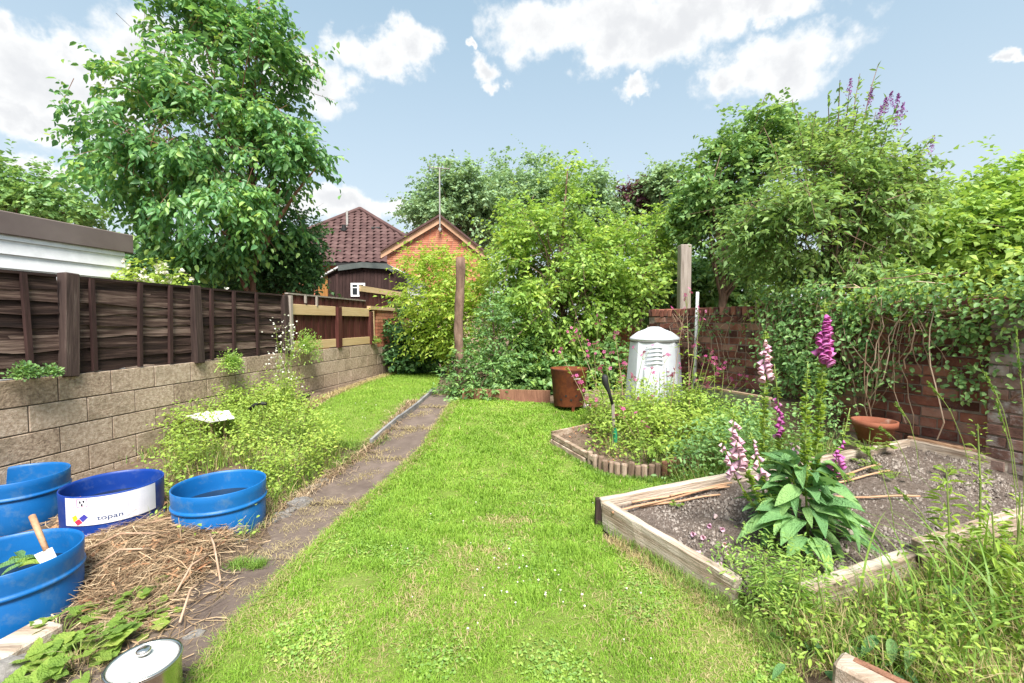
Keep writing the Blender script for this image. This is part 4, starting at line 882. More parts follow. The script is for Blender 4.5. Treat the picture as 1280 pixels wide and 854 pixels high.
# ================================================================== OBJECTS
# ---- blue drums
DR, DH = .29, .40
def drum(label, u, v, Y, mk, hgt=DH, R0=DR, fill=.14, hp=.12):
    c = at(u, v, Y); zr = c.z; z0 = zr - hgt
    th = thing('blue_drum', label, 'drum', (c.x, c.y, z0), 0, 'blue cut-down drums')
    pr = [(0, 0), (R0 - .03, 0), (R0 - .012, .015), (R0 - .006, hgt * .35), (R0 - .004, hgt - hp - .03), (R0 - .010, hgt - hp - .018), (R0 - .009, hgt - hp - .012), (R0 - .001, hgt - hp - .0115), (R0 + .004, hgt - hp - .009), (R0 + .006, hgt - hp - .003), (R0 + .005, hgt - hp + .004), (R0 + .001, hgt - hp + .008), (R0 - .002, hgt - hp + .0085), (R0 - .002, hgt - hp + .02),
          (R0 + .001, hgt - .05), (R0 + .002, hgt - .004), (R0 - .001, hgt), (R0 - .006, hgt - .002), (R0 - .009, hgt - .02), (R0 - .012, hgt - .10), (R0 - .016, .03), (0, .03)]
    m = MB(); m.lathe(pr, n=72); m.build('shell', mk, th, smooth=True, local=True)
    m = MB(); m.lathe([(0, hgt - fill), (R0 - .0135, hgt - fill)], n=48); m.build('contents', 'water', th, local=True)
    return th, c, z0
d1, c1, z1 = drum('empty blue drum half hidden behind the labelled drum, against block wall', 22, 592, 3.42, 'blue', .45)
d2, c2, z2 = drum('deep blue drum bearing a white paper hazard label', 142, 602, 3.25, 'deepblue', .44, hp=.27)
d3, c3, z3 = drum('blue drum standing among weeds beside the concrete path', 275, 603, 3.22, 'blue', .40)
d4, c4, z4 = drum('blue drum holding leaves and a wooden-handled tool', 8, 692, 2.28, 'blue', .46)
# label wrapped on the second drum
ang0 = math.atan2(-c2.y, -c2.x)      # direction from the drum towards the camera
def lab_pt(a, z, r): return (r * math.cos(a), r * math.sin(a), z)
def lab_patch(name, mk, a0, a1, za, zb, r, parent, n=16):
    m = MB(); vs = []
    for k in range(n + 1):
        a = a0 + (a1 - a0) * k / n; vs += [lab_pt(a, za, r), lab_pt(a, zb, r)]
    m.add(vs, [(2 * k, 2 * k + 2, 2 * k + 3, 2 * k + 1) for k in range(n)]); return m.build(name, mk, parent, local=True)
def lab_poly(m, pts, r):
    m.add([lab_pt(a, z, r) for a, z in pts], [tuple(range(len(pts)))])
LA0, LA1 = ang0 - R(56), ang0 + R(50); LZ1 = .44 - .010; LZ0 = LZ1 - .185
lb = lab_patch('paper_label', 'paper', LA0, LA1, LZ0, LZ1, DR + .0035, d2, 30)
rl = DR + .0050
def A(f): return LA0 + (LA1 - LA0) * f      # 0 = left end as seen by the camera
def Zf(f): return LZ1 + (LZ0 - LZ1) * f
m = MB()
lab_poly(m, [(A(.095), Zf(.68)), (A(.145), Zf(.60)), (A(.165), Zf(.74)), (A(.115), Zf(.86))], rl); m.build('hazard_yellow', 'yellow', lb, local=True)
m = MB(); lab_poly(m, [(A(.125), Zf(.85)), (A(.18), Zf(.74)), (A(.215), Zf(.88)), (A(.16), Zf(1.0 - .02))], rl + .0006); m.build('hazard_red', 'red', lb, local=True)
m = MB(); lab_poly(m, [(A(.18), Zf(.72)), (A(.235), Zf(.58)), (A(.275), Zf(.70)), (A(.218), Zf(.86))], rl + .0003); m.build('hazard_blue', 'inkblue', lb, local=True)
m = MB()
def lline(m, a0, z0, a1, z1, w=.0045):
    da = w / DR
    lab_poly(m, [(A(a0), Zf(z0)), (A(a1), Zf(z1)), (A(a1), Zf(z1) - w), (A(a0), Zf(z0) - w)] if abs(z1 - z0) < .02 else [(A(a0), Zf(z0)), (A(a0) + da, Zf(z0)), (A(a0) + da, Zf(z1)), (A(a0), Zf(z1))], rl + .0004)
for a0, z0_, a1, z1_ in ((.155, .02, .27, .02), (.155, .30, .27, .30), (.155, .02, .155, .30), (.265, .02, .265, .30)): lline(m, a0, z0_, a1, z1_)
m.build('label_frame', 'pinkline', lb, local=True)
m = MB(); lline(m, .03, .30, .13, .30, .004); lline(m, .30, .80, .46, .80, .0025); lline(m, .285, .05, .285, .95, .0012); lline(m, .66, .05, .66, .95, .0012); lline(m, .03, .44, .27, .44, .0012); m.build('small_print', 'greyline', lb, local=True)
m = MB()
for a, z in ((.185, .10), (.225, .08), (.205, .20)): lab_poly(m, [(A(a), Zf(z)), (A(a + .018), Zf(z)), (A(a + .018), Zf(z + .08)), (A(a), Zf(z + .08))], rl + .0005)
m.build('warning_symbol', 'ink', lb, local=True)
fc = bpy.data.curves.new('topan', 'FONT'); fc.body = 'topan'; fc.size = .056; fo = bpy.data.objects.new('printed_word', fc); COL.objects.link(fo)
dg = bpy.context.evaluated_depsgraph_get(); tm_ = bpy.data.meshes.new_from_object(fo.evaluated_get(dg)); bpy.data.objects.remove(fo)
for v in tm_.vertices:
    a = A(.36) + v.co.x * 1.05 / DR; z = Zf(.84) + v.co.y * .8; v.co = lab_pt(a, z, rl + .0006)
link('printed_word', tm_, 'navy', lb)
# things in the front drum
tl = thing('wooden_handled_trowel', 'wooden-handled tool with a pale blade stuck in the blue drum', 'tool', tuple(at(55, 690, 2.30)))
h0, h1 = at(58, 688, 2.32), at(40, 645, 2.40); m = MB(); m.tube([h0, h0.lerp(h1, .5), h1], [.012, .014, .015], 10); m.build('handle', 'cane', tl, smooth=True)
q = h0 + (h0 - h1) * .45; m = MB(); m.add([h0 + Vector((.02, 0, .012)), h0 + Vector((-.055, -.01, -.02)), q + Vector((-.045, 0, -.02)), q + Vector((.03, 0, 0)), h0 + Vector((.02, .01, .012)), h0 + Vector((-.055, 0, -.02)), q + Vector((-.045, .01, -.02)), q + Vector((.03, .01, 0))], [(0, 1, 2, 3), (4, 7, 6, 5), (0, 4, 5, 1), (1, 5, 6, 2), (2, 6, 7, 3), (3, 7, 4, 0)]); m.build('blade', 'white', tl)
rgd = np.random.default_rng(3)
def lobed_mesh(name, n=13, lob=5, depth=.28, seed=0):
    r = random.Random(seed); m = MB(); vs = [(0, 0, .0)]; N_ = 26
    for k in range(N_ + 1):
        a = -2.6 + 5.2 * k / N_; rr_ = .5 * (1 - depth * abs(math.sin(a * lob / 2.08)) ** .7) * (1 + .06 * math.sin(a * 17)); rr_ *= (1.0 - .12 * abs(a) / 2.6)
        vs.append((rr_ * math.cos(a) + .12, rr_ * math.sin(a), .05 * math.sin(a * 5) * rr_ + .10 * rr_))
    m.add(vs, [(0, k, k + 1) for k in range(1, N_ + 1)]); me = m.mesh(name); return me
lobed = [lobed_mesh('leaf', seed=i, lob=(5, 3, 5)[i], depth=(.28, .4, .22)[i]) for i in range(3)]
def oval_mesh(name, wd=.42, curl=.25, seg=7, wave=.02, seed=0):
    """a broad leaf: length 1 along +X, folded on the midrib, drooping tip"""
    r = random.Random(seed); m = MB(); vs = []
    for k in range(seg + 1):
        t = k / seg; w_ = wd * .5 * (math.sin(math.pi * min(1, t ** .8)) ** .75) if 0 < k < seg else .012; z = .30 * t - (curl + .30) * t * t
        wv1, wv2 = r.uniform(-wave, wave), r.uniform(-wave, wave)
        vs += [(t, -w_, z + w_ * .45 + wv1), (t, -w_ * .5, z + w_ * .15), (t, 0, z), (t, w_ * .5, z + w_ * .15), (t, w_, z + w_ * .45 + wv2)]
    F = []
    for k in range(seg):
        for j in range(4): F.append((k * 5 + j, k * 5 + j + 5, k * 5 + j + 6, k * 5 + j + 1))
    m.add(vs, F); return m.mesh(name, smooth=True)
oval = [oval_mesh('leaf', .40, .35, seed=1), oval_mesh('leaf', .46, .6, seed=2), oval_mesh('leaf', .36, .15, seed=3)]
def put_leaf(mesh_, mk, th, p, az, pitch, size, roll=0, name='leaf'):
    o = link(name, mesh_ if len(mesh_.materials) and mesh_.materials[0] == M[mk] else mesh_.copy(), mk, th, Vector(p) - Vector(th.location), (roll, -pitch, az), (size,) * 3); return o
mesh_cache = {}
def leafmesh(base, mk):
    k = (base.name, mk)
    if k not in mesh_cache:
        c = base.copy(); c.materials.clear(); c.materials.append(M[mk]); mesh_cache[k] = c
    return mesh_cache[k]
lp = thing('drum_plant', 'green leaves floating inside the drum that holds the tool', 'plant', (c4.x, c4.y, z4 + .32))
for i in range(9):
    a = rgd.uniform(.2, 2.2); r_ = rgd.uniform(.02, .18)
    link('leaf', leafmesh(oval[i % 3], 'L_limeo' if i % 3 == 0 else 'L_fox'), None, lp, (r_ * math.cos(a) - .02, r_ * math.sin(a), .03 + rgd.uniform(0, .03)), (rgd.uniform(-.3, .3), -.15, rgd.uniform(0, 6)), (.12,) * 3)

# ---- saucepan
pc = at(180, 828, 1.66); ph = .19
sp = thing('saucepan', 'stainless steel saucepan with a glass lid beside the path', 'saucepan', (pc.x, pc.y, pc.z - ph))
m = MB(); m.lathe([(0, 0), (.108, 0), (.114, .006), (.116, ph - .006), (.119, ph), (.116, ph + .001), (.112, ph - .01), (.112, .01), (0, .01)], n=56); m.build('pan', 'steel', sp, smooth=True, local=True)
lidg = mat('lid_glass', [(.3, (.80, .83, .84)), (.7, (.90, .92, .92))], 3, rough=.08, bump=0, spec=.9); t = lidg.node_tree; pb = t.nodes['Principled BSDF']; pb.inputs['Transmission Weight'].default_value = .35; pb.inputs['IOR'].default_value = 1.45
pr = [(.108 * math.cos(a), ph + .004 + .022 * math.sin(a)) for a in np.linspace(0, math.pi / 2, 9)]; m = MB(); m.lathe(pr + [(r_, z_ - .003) for r_, z_ in pr[::-1]], n=56); ld = m.build('lid', lidg, sp, smooth=True, local=True)
m = MB(); m.lathe([(.106, ph + .001), (.119, ph + .001), (.121, ph + .006), (.118, ph + .010), (.106, ph + .008), (.106, ph + .001)], n=56); m.build('lid_rim', 'steel', ld, smooth=True, local=True)
m = MB(); m.lathe([(0, ph + .024), (.012, ph + .024), (.010, ph + .034), (.022, ph + .038), (.024, ph + .048), (.020, ph + .053), (0, ph + .054)], n=32); m.build('lid_knob', 'steel', ld, smooth=True, local=True)

# ---- rusty incinerator bin
ic = gnd(711, 511); Yi = ic.y
zt_ = at(711, 460, Yi).z; Hh = zt_ - ic.z; r1 = 23 * Yi / FPX; r0_ = 18.5 * Yi / FPX; lg = .05
inc = thing('incinerator_bin', 'rusty metal garden incinerator bin standing on short legs', 'bin', tuple(ic))
m = MB(); m.lathe([(0, lg), (r0_, lg), (r0_ * 1.01, lg + .01), (r1 * .985, Hh - .03), (r1 + .006, Hh - .012), (r1 + .004, Hh), (r1 - .008, Hh - .004), (r0_ - .01, lg + .02), (0, lg + .02)], n=48)
m.build('body', 'rust', inc, smooth=True, local=True)
for k in range(3):
    a = R(40 + 120 * k); m = MB(); m.box(-.012, .012, -.02, .02, -.02, lg + .06); o = m.build('leg', 'rust', inc, local=True); o.location = (r0_ * .95 * math.cos(a), r0_ * .95 * math.sin(a), 0); o.rotation_euler = (0, 0, a)
for k, (a, z) in enumerate([(R(-125 + 18 * j), .15 + .055 * (j % 2)) for j in range(6)]):
    m = MB(); rr_ = r0_ + (r1 - r0_) * z / Hh + .0015; m.lathe([(0, 0), (.014, 0)], n=10, mtx=Matrix.Rotation(a, 3, 'Z') @ Matrix.Rotation(R(90), 3, 'Y')); o = m.build('vent_hole', 'dark', inc, local=True); o.location = (rr_ * math.cos(a), rr_ * math.sin(a), z)
a = R(-72); rr_ = r1 + .012; m = MB(); m.tube([(rr_ * math.cos(a - .18), rr_ * math.sin(a - .18), Hh - .125), (rr_ * math.cos(a - .12) * 1.06, rr_ * math.sin(a - .12) * 1.06, Hh - .12), (rr_ * math.cos(a + .12) * 1.06, rr_ * math.sin(a + .12) * 1.06, Hh - .12), (rr_ * math.cos(a + .18), rr_ * math.sin(a + .18), Hh - .125)], .009, 8); m.build('handle', 'galv', inc, local=True)
pp = gnd(733, 511); pp = Vector((pp.x, pp.y - .02, pp.z + .035)); pk = thing('drain_pipe_offcut', 'short grey pipe offcut lying beside the incinerator bin', 'pipe', tuple(pp))
m = MB(); dv_ = Vector((.7, -.7, 0)); n_ = 20
m.lathe([(.040, -.09), (.045, -.09), (.045, .05), (.040, .05), (.040, -.09)], n=24, mtx=Matrix.Rotation(R(-45), 3, 'Z') @ Matrix.Rotation(R(90), 3, 'Y')); m.build('pipe_wall', 'galv', pk, smooth=True, local=True)
m = MB(); m.lathe([(0, .02), (.0395, .02)], n=24, mtx=Matrix.Rotation(R(-45), 3, 'Z') @ Matrix.Rotation(R(90), 3, 'Y')); m.build('pipe_bore', 'dark', pk, local=True)

# ---- compost bin
Yc = 6.1; cb = at(817, 508, Yc); cb.z = g(cb.x, cb.y); rb = 34.5 * Yc / FPX; rt = 28.5 * Yc / FPX; hb_ = at(817, 424, Yc).z - cb.z; hl = at(817, 411, Yc).z - cb.z
cp = thing('compost_bin', 'pale grey plastic compost bin with a domed lid', 'compost bin', tuple(cb))
m = MB(); n = 96; pr = []
for t in np.linspace(0, 1, 12): pr.append((rb + (rt - rb) * t ** 1.15, hb_ * t))
b0_ = len(m.v)
for i, (r_, z_) in enumerate(pr):
    for k in range(n):
        a = 2 * math.pi * k / n; fl = 1 + .75 * (math.cos(math.pi / 8) / math.cos((a + .2) % (math.pi / 4) - math.pi / 8) * 1.035 - 1); m.v.append((r_ * fl * math.cos(a), r_ * fl * math.sin(a), z_))
for i in range(len(pr) - 1):
    for k in range(n): m.f.append((i * n + k, i * n + (k + 1) % n, (i + 1) * n + (k + 1) % n, (i + 1) * n + k))
bo = m.build('body', 'compost', cp, smooth=False, local=True)
m = MB(); m.lathe([(rt - .03, hb_ - .015), (rt + .012, hb_ - .018), (rt + .020, hb_ + .004), (rt + .012, hb_ + .024), (rt * .72, hb_ + (hl - hb_) * .55 + .02), (rt * .40, hl - .005), (rt * .30, hl + .014), (rt * .18, hl + .026), (0, hl + .028)], n=64); m.build('lid', 'compost', cp, smooth=True, local=True)
m = MB(); m.lathe([(rt + .006, hb_ - .036), (rt + .012, hb_ - .03), (rt + .012, hb_ - .02), (rt + .002, hb_ - .018)], n=64); m.build('lid_seal', 'slate', cp, smooth=True, local=True)
ac = math.atan2(-cb.y, -cb.x) + .10
for k in range(5):
    z = hb_ * (.66 + .058 * k); r_ = rb + (rt - rb) * (z / hb_) ** 1.15 + .006; m = MB(); pts = [((r_ + .004) * math.cos(ac + t), (r_ + .004) * math.sin(ac + t), z) for t in np.linspace(-.42, .22, 8)]; m.tube(pts, .007, 6); m.build('rib', 'compost', bo, smooth=True, local=True)
m = MB(); pts = []
for (da, f0, f1) in ((-.42, .03, .62), (.40, .03, .62), (.12, .03, .60)):
    q = MB(); P_ = []
    for t in np.linspace(f0, f1, 6): r_ = rb + (rt - rb) * t ** 1.15 + .010; P_.append((r_ * math.cos(ac + da), r_ * math.sin(ac + da), hb_ * t))
    q.tube(P_, .010, 6); q.build('rib', 'compost', bo, smooth=True, local=True)
q = MB(); r_ = rb + .012; q.tube([((rb + (rt - rb) * .1) * 1.025 * math.cos(ac + t), (rb + (rt - rb) * .1) * 1.025 * math.sin(ac + t), hb_ * .09) for t in np.linspace(-.40, .40, 8)], .011, 6); q.build('hatch_edge', 'compost', bo, local=True)

# ---- posts and pole
pb_ = at(573, 466, 7.0); pb_.z = g(pb_.x, pb_.y); tp_ = at(575, 322, 7.0)
m = MB(); pts = [pb_ + Vector((0, 0, -.1))] + [pb_.lerp(tp_, t) + Vector((.012 * math.sin(9 * t), 0, 0)) for t in np.linspace(.05, 1, 14)]
m.tube(pts, [.07 + .006 * math.sin(i * 2.1) for i in range(len(pts))], 12); po = m.build('rough_post', 'bark', None, smooth=True); tag(po, 'rough bark-covered wooden post at the end of the path', 'post')
pb_ = at(857, 392, 7.3); tp_ = at(857, 306, 7.3); m = MB(); m.box(tp_.x - .085, tp_.x + .085, 7.26, 7.42, g(tp_.x, 7.3) - .1, tp_.z); bevel(tag(m.build('grey_post', 'greypost'), 'tall square weathered grey post behind the brick wall', 'post'), .01)
wp0 = wallpt(.93, .62, .12); q0, q1 = at(868, 478, wp0.y - .05), at(872, 365, wp0.y - .05); m = MB(); m.tube([q0 + Vector((0, 0, -.2)), q1], .020, 12); tag(m.build('white_pole', 'white', smooth=True), 'thin white plastic pole leaning upright against the brick wall', 'pole')

# ---- boards along the foot of the brick wall
kb = thing('wall_foot_board', 'green-grey timber board retaining soil at the brick wall foot', 'edging board', tuple(wallpt(1.6, .5, .35)))
a, b = at(872, 484, 5.55), at(962, 500, 4.55); nb_ = Vector((0, 0, -1))
m = MB(); hh = .33
m.add([a, b, b + nb_ * hh, a + nb_ * hh, a + Vector((.03, .03, 0)), b + Vector((.03, .03, 0)), b + Vector((.03, .03, -hh)), a + Vector((.03, .03, -hh))], [(0, 3, 2, 1), (4, 5, 6, 7), (0, 1, 5, 4), (3, 7, 6, 2), (0, 4, 7, 3), (1, 2, 6, 5)]); m.build('board', 'greytimber', kb)
m = MB(); m.beam(a + Vector((.02, .02, .012)), b + Vector((.02, .02, .012)), .05, .02); m.build('batten', 'drystem', kb)
m = MB(); m.add([a + Vector((.03, .03, -.03)), b + Vector((.03, .03, -.03)), wallpt(2.75, b.z, 0.0), wallpt(.9, a.z, 0.0), a + Vector((.03, .03, -.4)), b + Vector((.03, .03, -.4)), wallpt(2.75, b.z - .5, 0.0), wallpt(.9, a.z - .5, 0.0)], [(0, 1, 2, 3), (0, 4, 5, 1), (1, 5, 6, 2), (0, 3, 7, 4)]); m.build('soil_fill', 'soil', kb)
# low timber along the back of the lawn
m = MB(); a, b = gnd(578, 500), gnd(700, 505); 
lt = thing('lawn_edge_timber', 'low red-brown timber edging at the far end of the lawn', 'edging board', tuple(a))
m.beam(a + Vector((0, .05, .07)), gnd(688, 503) + Vector((0, .05, .07)), .05, .18); m.build('timber', 'redlog', lt)
m = MB(); m.beam(gnd(728, 508) + Vector((0, .12, .10)), gnd(760, 508) + Vector((.1, .2, .10)), .06, .2); m.build('timber', 'bedwood', lt)

# ---- slate and timber edging of the back lawn, stones along the path
pe = thing('path_edging', 'thin grey weathered edging strip between path and back lawn', 'edging board', tuple(gnd(465, 558)))
pts = [gnd(u, v) for u, v in ((464, 559), (478, 546), (500, 528), (522, 511), (543, 492))]
for i in range(4):
    m = MB(); m.beam(pts[i] + Vector((0, 0, .035)), pts[i + 1] + Vector((0, 0, .035 + .01 * (i % 2))), .03, .10); m.build('strip', 'slate', pe)
rs = random.Random(5)
def rock_mesh(seed, sx=1, sy=.7, sz=.5):
    r = random.Random(seed); m = MB(); n = 9; prof_ = []
    for i in range(7):
        th_ = -math.pi / 2 + math.pi * i / 6
        for k in range(n):
            a = 2 * math.pi * k / n; q = 1 + r.uniform(-.16, .16); m.v.append((q * sx * math.cos(th_) * math.cos(a), q * sy * math.cos(th_) * math.sin(a), sz * math.sin(th_) * q))
    for i in range(6):
        for k in range(n): m.f.append((i * n + k, i * n + (k + 1) % n, (i + 1) * n + (k + 1) % n, (i + 1) * n + k))
    return m.mesh('edging_stone')
rocks = [rock_mesh(i) for i in range(4)]
for i, (u, v, s_, lab) in enumerate([(300, 685, .075, 'dark grey stone by the straw where the path starts to widen'), (375, 633, .11, 'long grey stone among dead leaves along the path edge'), (362, 641, .06, 'small stone butted against the long grey edging stone'), (352, 648, .07, 'grey edging stone nearest the weedy drum'), (340, 655, .05, 'little stone next to the drum weeds at the path edge'), (393, 612, .07, 'brownish stone among dry leaves above the long edging stone'),
                                     (405, 604, .06, 'pale stone beside the grass tuft on the path edge'), (8, 845, .13, 'broad grey stone at the foot of the leafy weeds and drum'), (60, 842, .06, 'small grey stone under the lobed weed leaves'), (243, 800, .05, 'flat pale stone set in the lawn edge beside path')]):
    p = gnd(u, v); tag(link('edging_stone', rocks[i % 4], 'stone', None, (p.x, p.y, p.z + .01), (rs.uniform(-.2, .2), rs.uniform(-.2, .2), R(40) + rs.uniform(-.3, .3)), (s_,) * 3), lab, 'stone', 'stones edging the path')
# rotten plank at the bottom left, white sheet and black pipes in the weeds
m = MB(); a, b = gnd(-40, 860), gnd(66, 800); m.beam(a + Vector((0, 0, .05)), b + Vector((0, 0, .06)), .16, .07); bevel(tag(m.build('rotten_plank', 'bedwood'), 'rotten brown plank lying below the blue drum with the tool', 'plank'), .01)
sh_ = thing('white_sheet', 'white flat sheet lying tilted on the weeds by the block wall', 'sheet', tuple(at(264, 520, 4.9)))
q = [at(232, 520, 5.0), at(262, 527, 4.75), at(293, 522, 4.8), at(286, 513, 5.2), at(258, 514, 5.2)]; m = MB(); m.add(q + [p - Vector((0, 0, .012)) for p in q], [(0, 1, 2, 3, 4), (9, 8, 7, 6, 5)] + [(i, 5 + i, 5 + (i + 1) % 5, (i + 1) % 5) for i in range(5)]); m.build('panel', 'pot_white', sh_)
for p in [at(264, 524, 4.85), at(250, 522, 4.95), at(280, 520, 4.95)]:
    m = MB(); m.tube([Vector((p.x, p.y, g(p.x, p.y) - .05)), p - Vector((0, 0, .012))], .012, 5); m.build('support_stick', 'drystem', sh_)
m = MB(); m.tube([at(311, 513, 5.1), at(317, 507, 5.1), at(324, 504, 5.1), at(333, 505, 5.1)], .020, 10); tag(m.build('black_pipe', 'dark', smooth=True), 'bent black pipe end poking out above the weeds', 'pipe')
m = MB(); m.tube([gnd(370, 504) + Vector((0, 0, .02)), gnd(380, 500) + Vector((0, 0, .05)), gnd(386, 498) + Vector((0, 0, .04))], .03, 10); tag(m.build('dark_hose_end', 'dark', smooth=True), 'short dark hose lying at the foot of the block wall', 'hose')

# ---- terracotta pot
tp0 = at(1092, 553, 3.75); tc_ = thing('terracotta_pot', 'wide terracotta pot tucked under the creeper by the wall', 'plant pot', tuple(tp0)); hh = at(1092, 525, 3.75).z - tp0.z; r_ = 23 * 3.75 / FPX
m = MB(); m.lathe([(0, 0), (r_ * .68, 0), (r_ * .92, hh * .72), (r_ * 1.03, hh * .74), (r_ * 1.05, hh), (r_ * .95, hh), (r_ * .88, hh * .74), (r_ * .6, .03), (0, .03)], n=40); m.build('body', 'terracotta', tc_, smooth=True, local=True)
m = MB(); m.lathe([(0, hh * .7), (r_ * .86, hh * .7)], n=24); m.build('compost', 'soil', tc_, local=True)

# ================================================================== raised bed
BA, BB, BC, BD = at(757, 627, 3.22), at(1137, 549, 3.72), at(961, 745, 2.15), at(1300, 632, 2.72)
bed = thing('raised_bed', 'raised timber bed of bare grey soil by the brick wall', 'raised bed', tuple(BA - Vector((0, 0, .24))))
def plank(a, b, w_, h, name, mk='bedwood', lift=0):
    m = MB(); a = Vector(a); b = Vector(b); d = b - a; l = d.length; seg = 14; x = d.normalized(); y = Vector((0, 0, 1)).cross(x).normalized(); z = x.cross(y); r = random.Random(name + str(l)); vs = []
    for k in range(seg + 1):
        p = a + d * (k / seg); j = [r.uniform(-.0035, .0035) for _ in range(4)]
        vs += [p + y * (w_ / 2 + j[0]) + z * (lift + j[1]), p - y * (w_ / 2 + j[1]) + z * (lift + j[2]), p - y * (w_ / 2 + j[2]) + z * (lift - h), p + y * (w_ / 2 + j[3]) + z * (lift - h)]
    F = []
    for k in range(seg):
        for j in range(4): F.append((k * 4 + j, k * 4 + (j + 1) % 4, k * 4 + 4 + (j + 1) % 4, k * 4 + 4 + j))
    F += [(3, 2, 1, 0), (seg * 4, seg * 4 + 1, seg * 4 + 2, seg * 4 + 3)]; m.add(vs, F)
    # local coordinates along the plank so that the grain runs with it
    me = m.mesh(name); rot = Matrix((x, y, z)).transposed().to_4x4(); rot.translation = a; me.transform(rot.inverted())
    o = link(name, me, mk, bed, Vector(a) - bed.location, rot.to_euler()); bevel(o, .006); return o
plank(BA, BC.lerp(BA, .13), .062, .20, 'side_timber', lift=.0)
plank(BA + Vector((-.04, .01, .02)), BB, .045, .24, 'back_timber')
plank(BC + (BD - BC) * .10, BC.lerp(BD, .46), .07, .16, 'front_timber', lift=-.01)
plank(BC.lerp(BD, .50) + Vector((0, .02, .02)), BC.lerp(BD, 1.15), .06, .16, 'front_timber')
e = at(1300, 583, 3.1); plank(BB, e, .05, .15, 'side_timber')
plank(BB + Vector((.03, .05, .015)), BB.lerp(e, .62) + Vector((.02, .05, .02)), .04, .03, 'loose_batten', 'cane'); plank(BB.lerp(e, .55) + Vector((.05, .04, .01)), e + Vector((.1, .04, .02)), .04, .03, 'loose_batten', 'cane')
m = MB(); m.beam(BA + Vector((-.045, .03, .01)), BA + Vector((-.05, .035, -.22)), .04, .05, (0, 1, 0)); m.build('corner_stake', 'postwood', bed)
# soil sheet
def bilin(s_, t): return (BA.lerp(BB, s_)).lerp(BC.lerp(BD, s_), t)
NS, NT = 120, 60; V = np.zeros((NT + 1, NS + 1, 3)); rgs = np.random.default_rng(4)
for j in range(NT + 1):
    for i in range(NS + 1):
        p = bilin(i / NS * 1.12, j / NT); q = p * 1.0; n_ = mnoise.noise(Vector((p.x * 3, p.y * 3, 0))) * .02 + mnoise.noise(Vector((p.x * 14, p.y * 14, 2))) * .012 + mnoise.noise(Vector((p.x * 40, p.y * 40, 5))) * .008
        V[j, i] = (p.x, p.y, p.z - .055 + n_)
i = (np.arange(NT)[:, None] * (NS + 1) + np.arange(NS)[None, :]).ravel(); F = np.stack([i, i + NS + 1, i + NS + 2, i + 1], 1)
link('bed_soil', np_mesh('bed_soil', V.reshape(-1, 3) - np.array(bed.location), F, True), 'bedsoil', bed)
# crumbs of soil
n = 16000; s_ = rgs.uniform(0, 1.1, n); t_ = rgs.uniform(.02, .98, n); a_, b_, c_, d_ = (np.array(q) for q in (BA, BB, BC, BD))
P = (a_ * (1 - s_[:, None]) + b_ * s_[:, None]) * (1 - t_[:, None]) + (c_ * (1 - s_[:, None]) + d_ * s_[:, None]) * t_[:, None]; P[:, 2] -= .052
tet = np.array([[1, 0, -.5], [-.5, .9, -.5], [-.5, -.9, -.5], [.1, .1, .8]]); rad = rgs.gamma(2, .0026, n)[:, None, None]; V = P[:, None, :] + (tet[None] + rgs.normal(size=(n, 4, 3)) * .25) * rad
F = (np.arange(n) * 4)[:, None, None] + np.array([[0, 1, 3], [1, 2, 3], [2, 0, 3]])[None]
stuff(link('soil_crumbs', np_mesh('soil_crumbs', V.reshape(-1, 3) - np.array(bed.location), F.reshape(-1, 3)), mat('soil_crumb', [(.2, (.10, .08, .068)), (.5, (.185, .155, .135)), (.85, (.31, .27, .24))], 9, rough=.95, bump=0, island=.8), bed))
# canes lying on the bed
def bedz(u, v, lift=0):
    n0 = (BB - BA).cross(BC - BA).normalized(); d = ray(u, v); o = Vector((0, 0, EYE)); p0 = BA - Vector((0, 0, .05 - lift)); return o + d * ((p0 - o).dot(n0) / d.dot(n0))
canes = [((765, 641), (908, 606), .03, 'cane resting over the corner of the raised bed edge'), ((790, 628), (912, 608), .02, 'cane lying along the back timber of the raised bed'), ((800, 634), (900, 618), .008, 'short cane lying on soil among the bundle by the bed corner'), ((838, 620), (915, 603), .03, 'cane end leaning on the back timber by foxglove'),
         ((1010, 612), (1112, 588), .012, 'reddish cane lying on soil right of the foxglove'), ((1015, 606), (1100, 580), .02, 'thin cane highest of the pair right of the foxglove'), ((1020, 622), (1150, 620), .006, 'pale straight cane lying across the middle of the soil')]
for (u0, v0), (u1, v1), lf, lab in canes:
    a, b = bedz(u0, v0, lf), bedz(u1, v1, lf); m = MB(); K = 10
    pts = [a.lerp(b, k / K) + Vector((0, 0, .004 * math.sin(k))) for k in range(K + 1)]; m.tube(pts, [.0085 * (1.15 if k % 3 == 0 else 1) * (1 - .03 * k) for k in range(K + 1)], 7)
    tag(m.build('bamboo_cane', 'cane', smooth=True), lab, 'cane', 'canes lying on the raised bed')
# second bed: end of its timber in the near corner
nb2 = thing('near_bed_timber', 'grey split timber end of another bed in the near weeds', 'timber', tuple(atz(1060, 850, .05)))
a = at(1046, 822, 1.68); b = a + Vector((.42, -.55, -.02)); m = MB(); m.beam(a + Vector((0, 0, -.09)), b + Vector((0, 0, -.09)), .11, .20); o = bevel(m.build('timber', 'bedwood', nb2), .012)
m = MB(); m.beam(a + Vector((.05, -.02, .006)), a + Vector((.17, -.17, .008)), .03, .008); m.build('splinter', 'redlog', nb2)

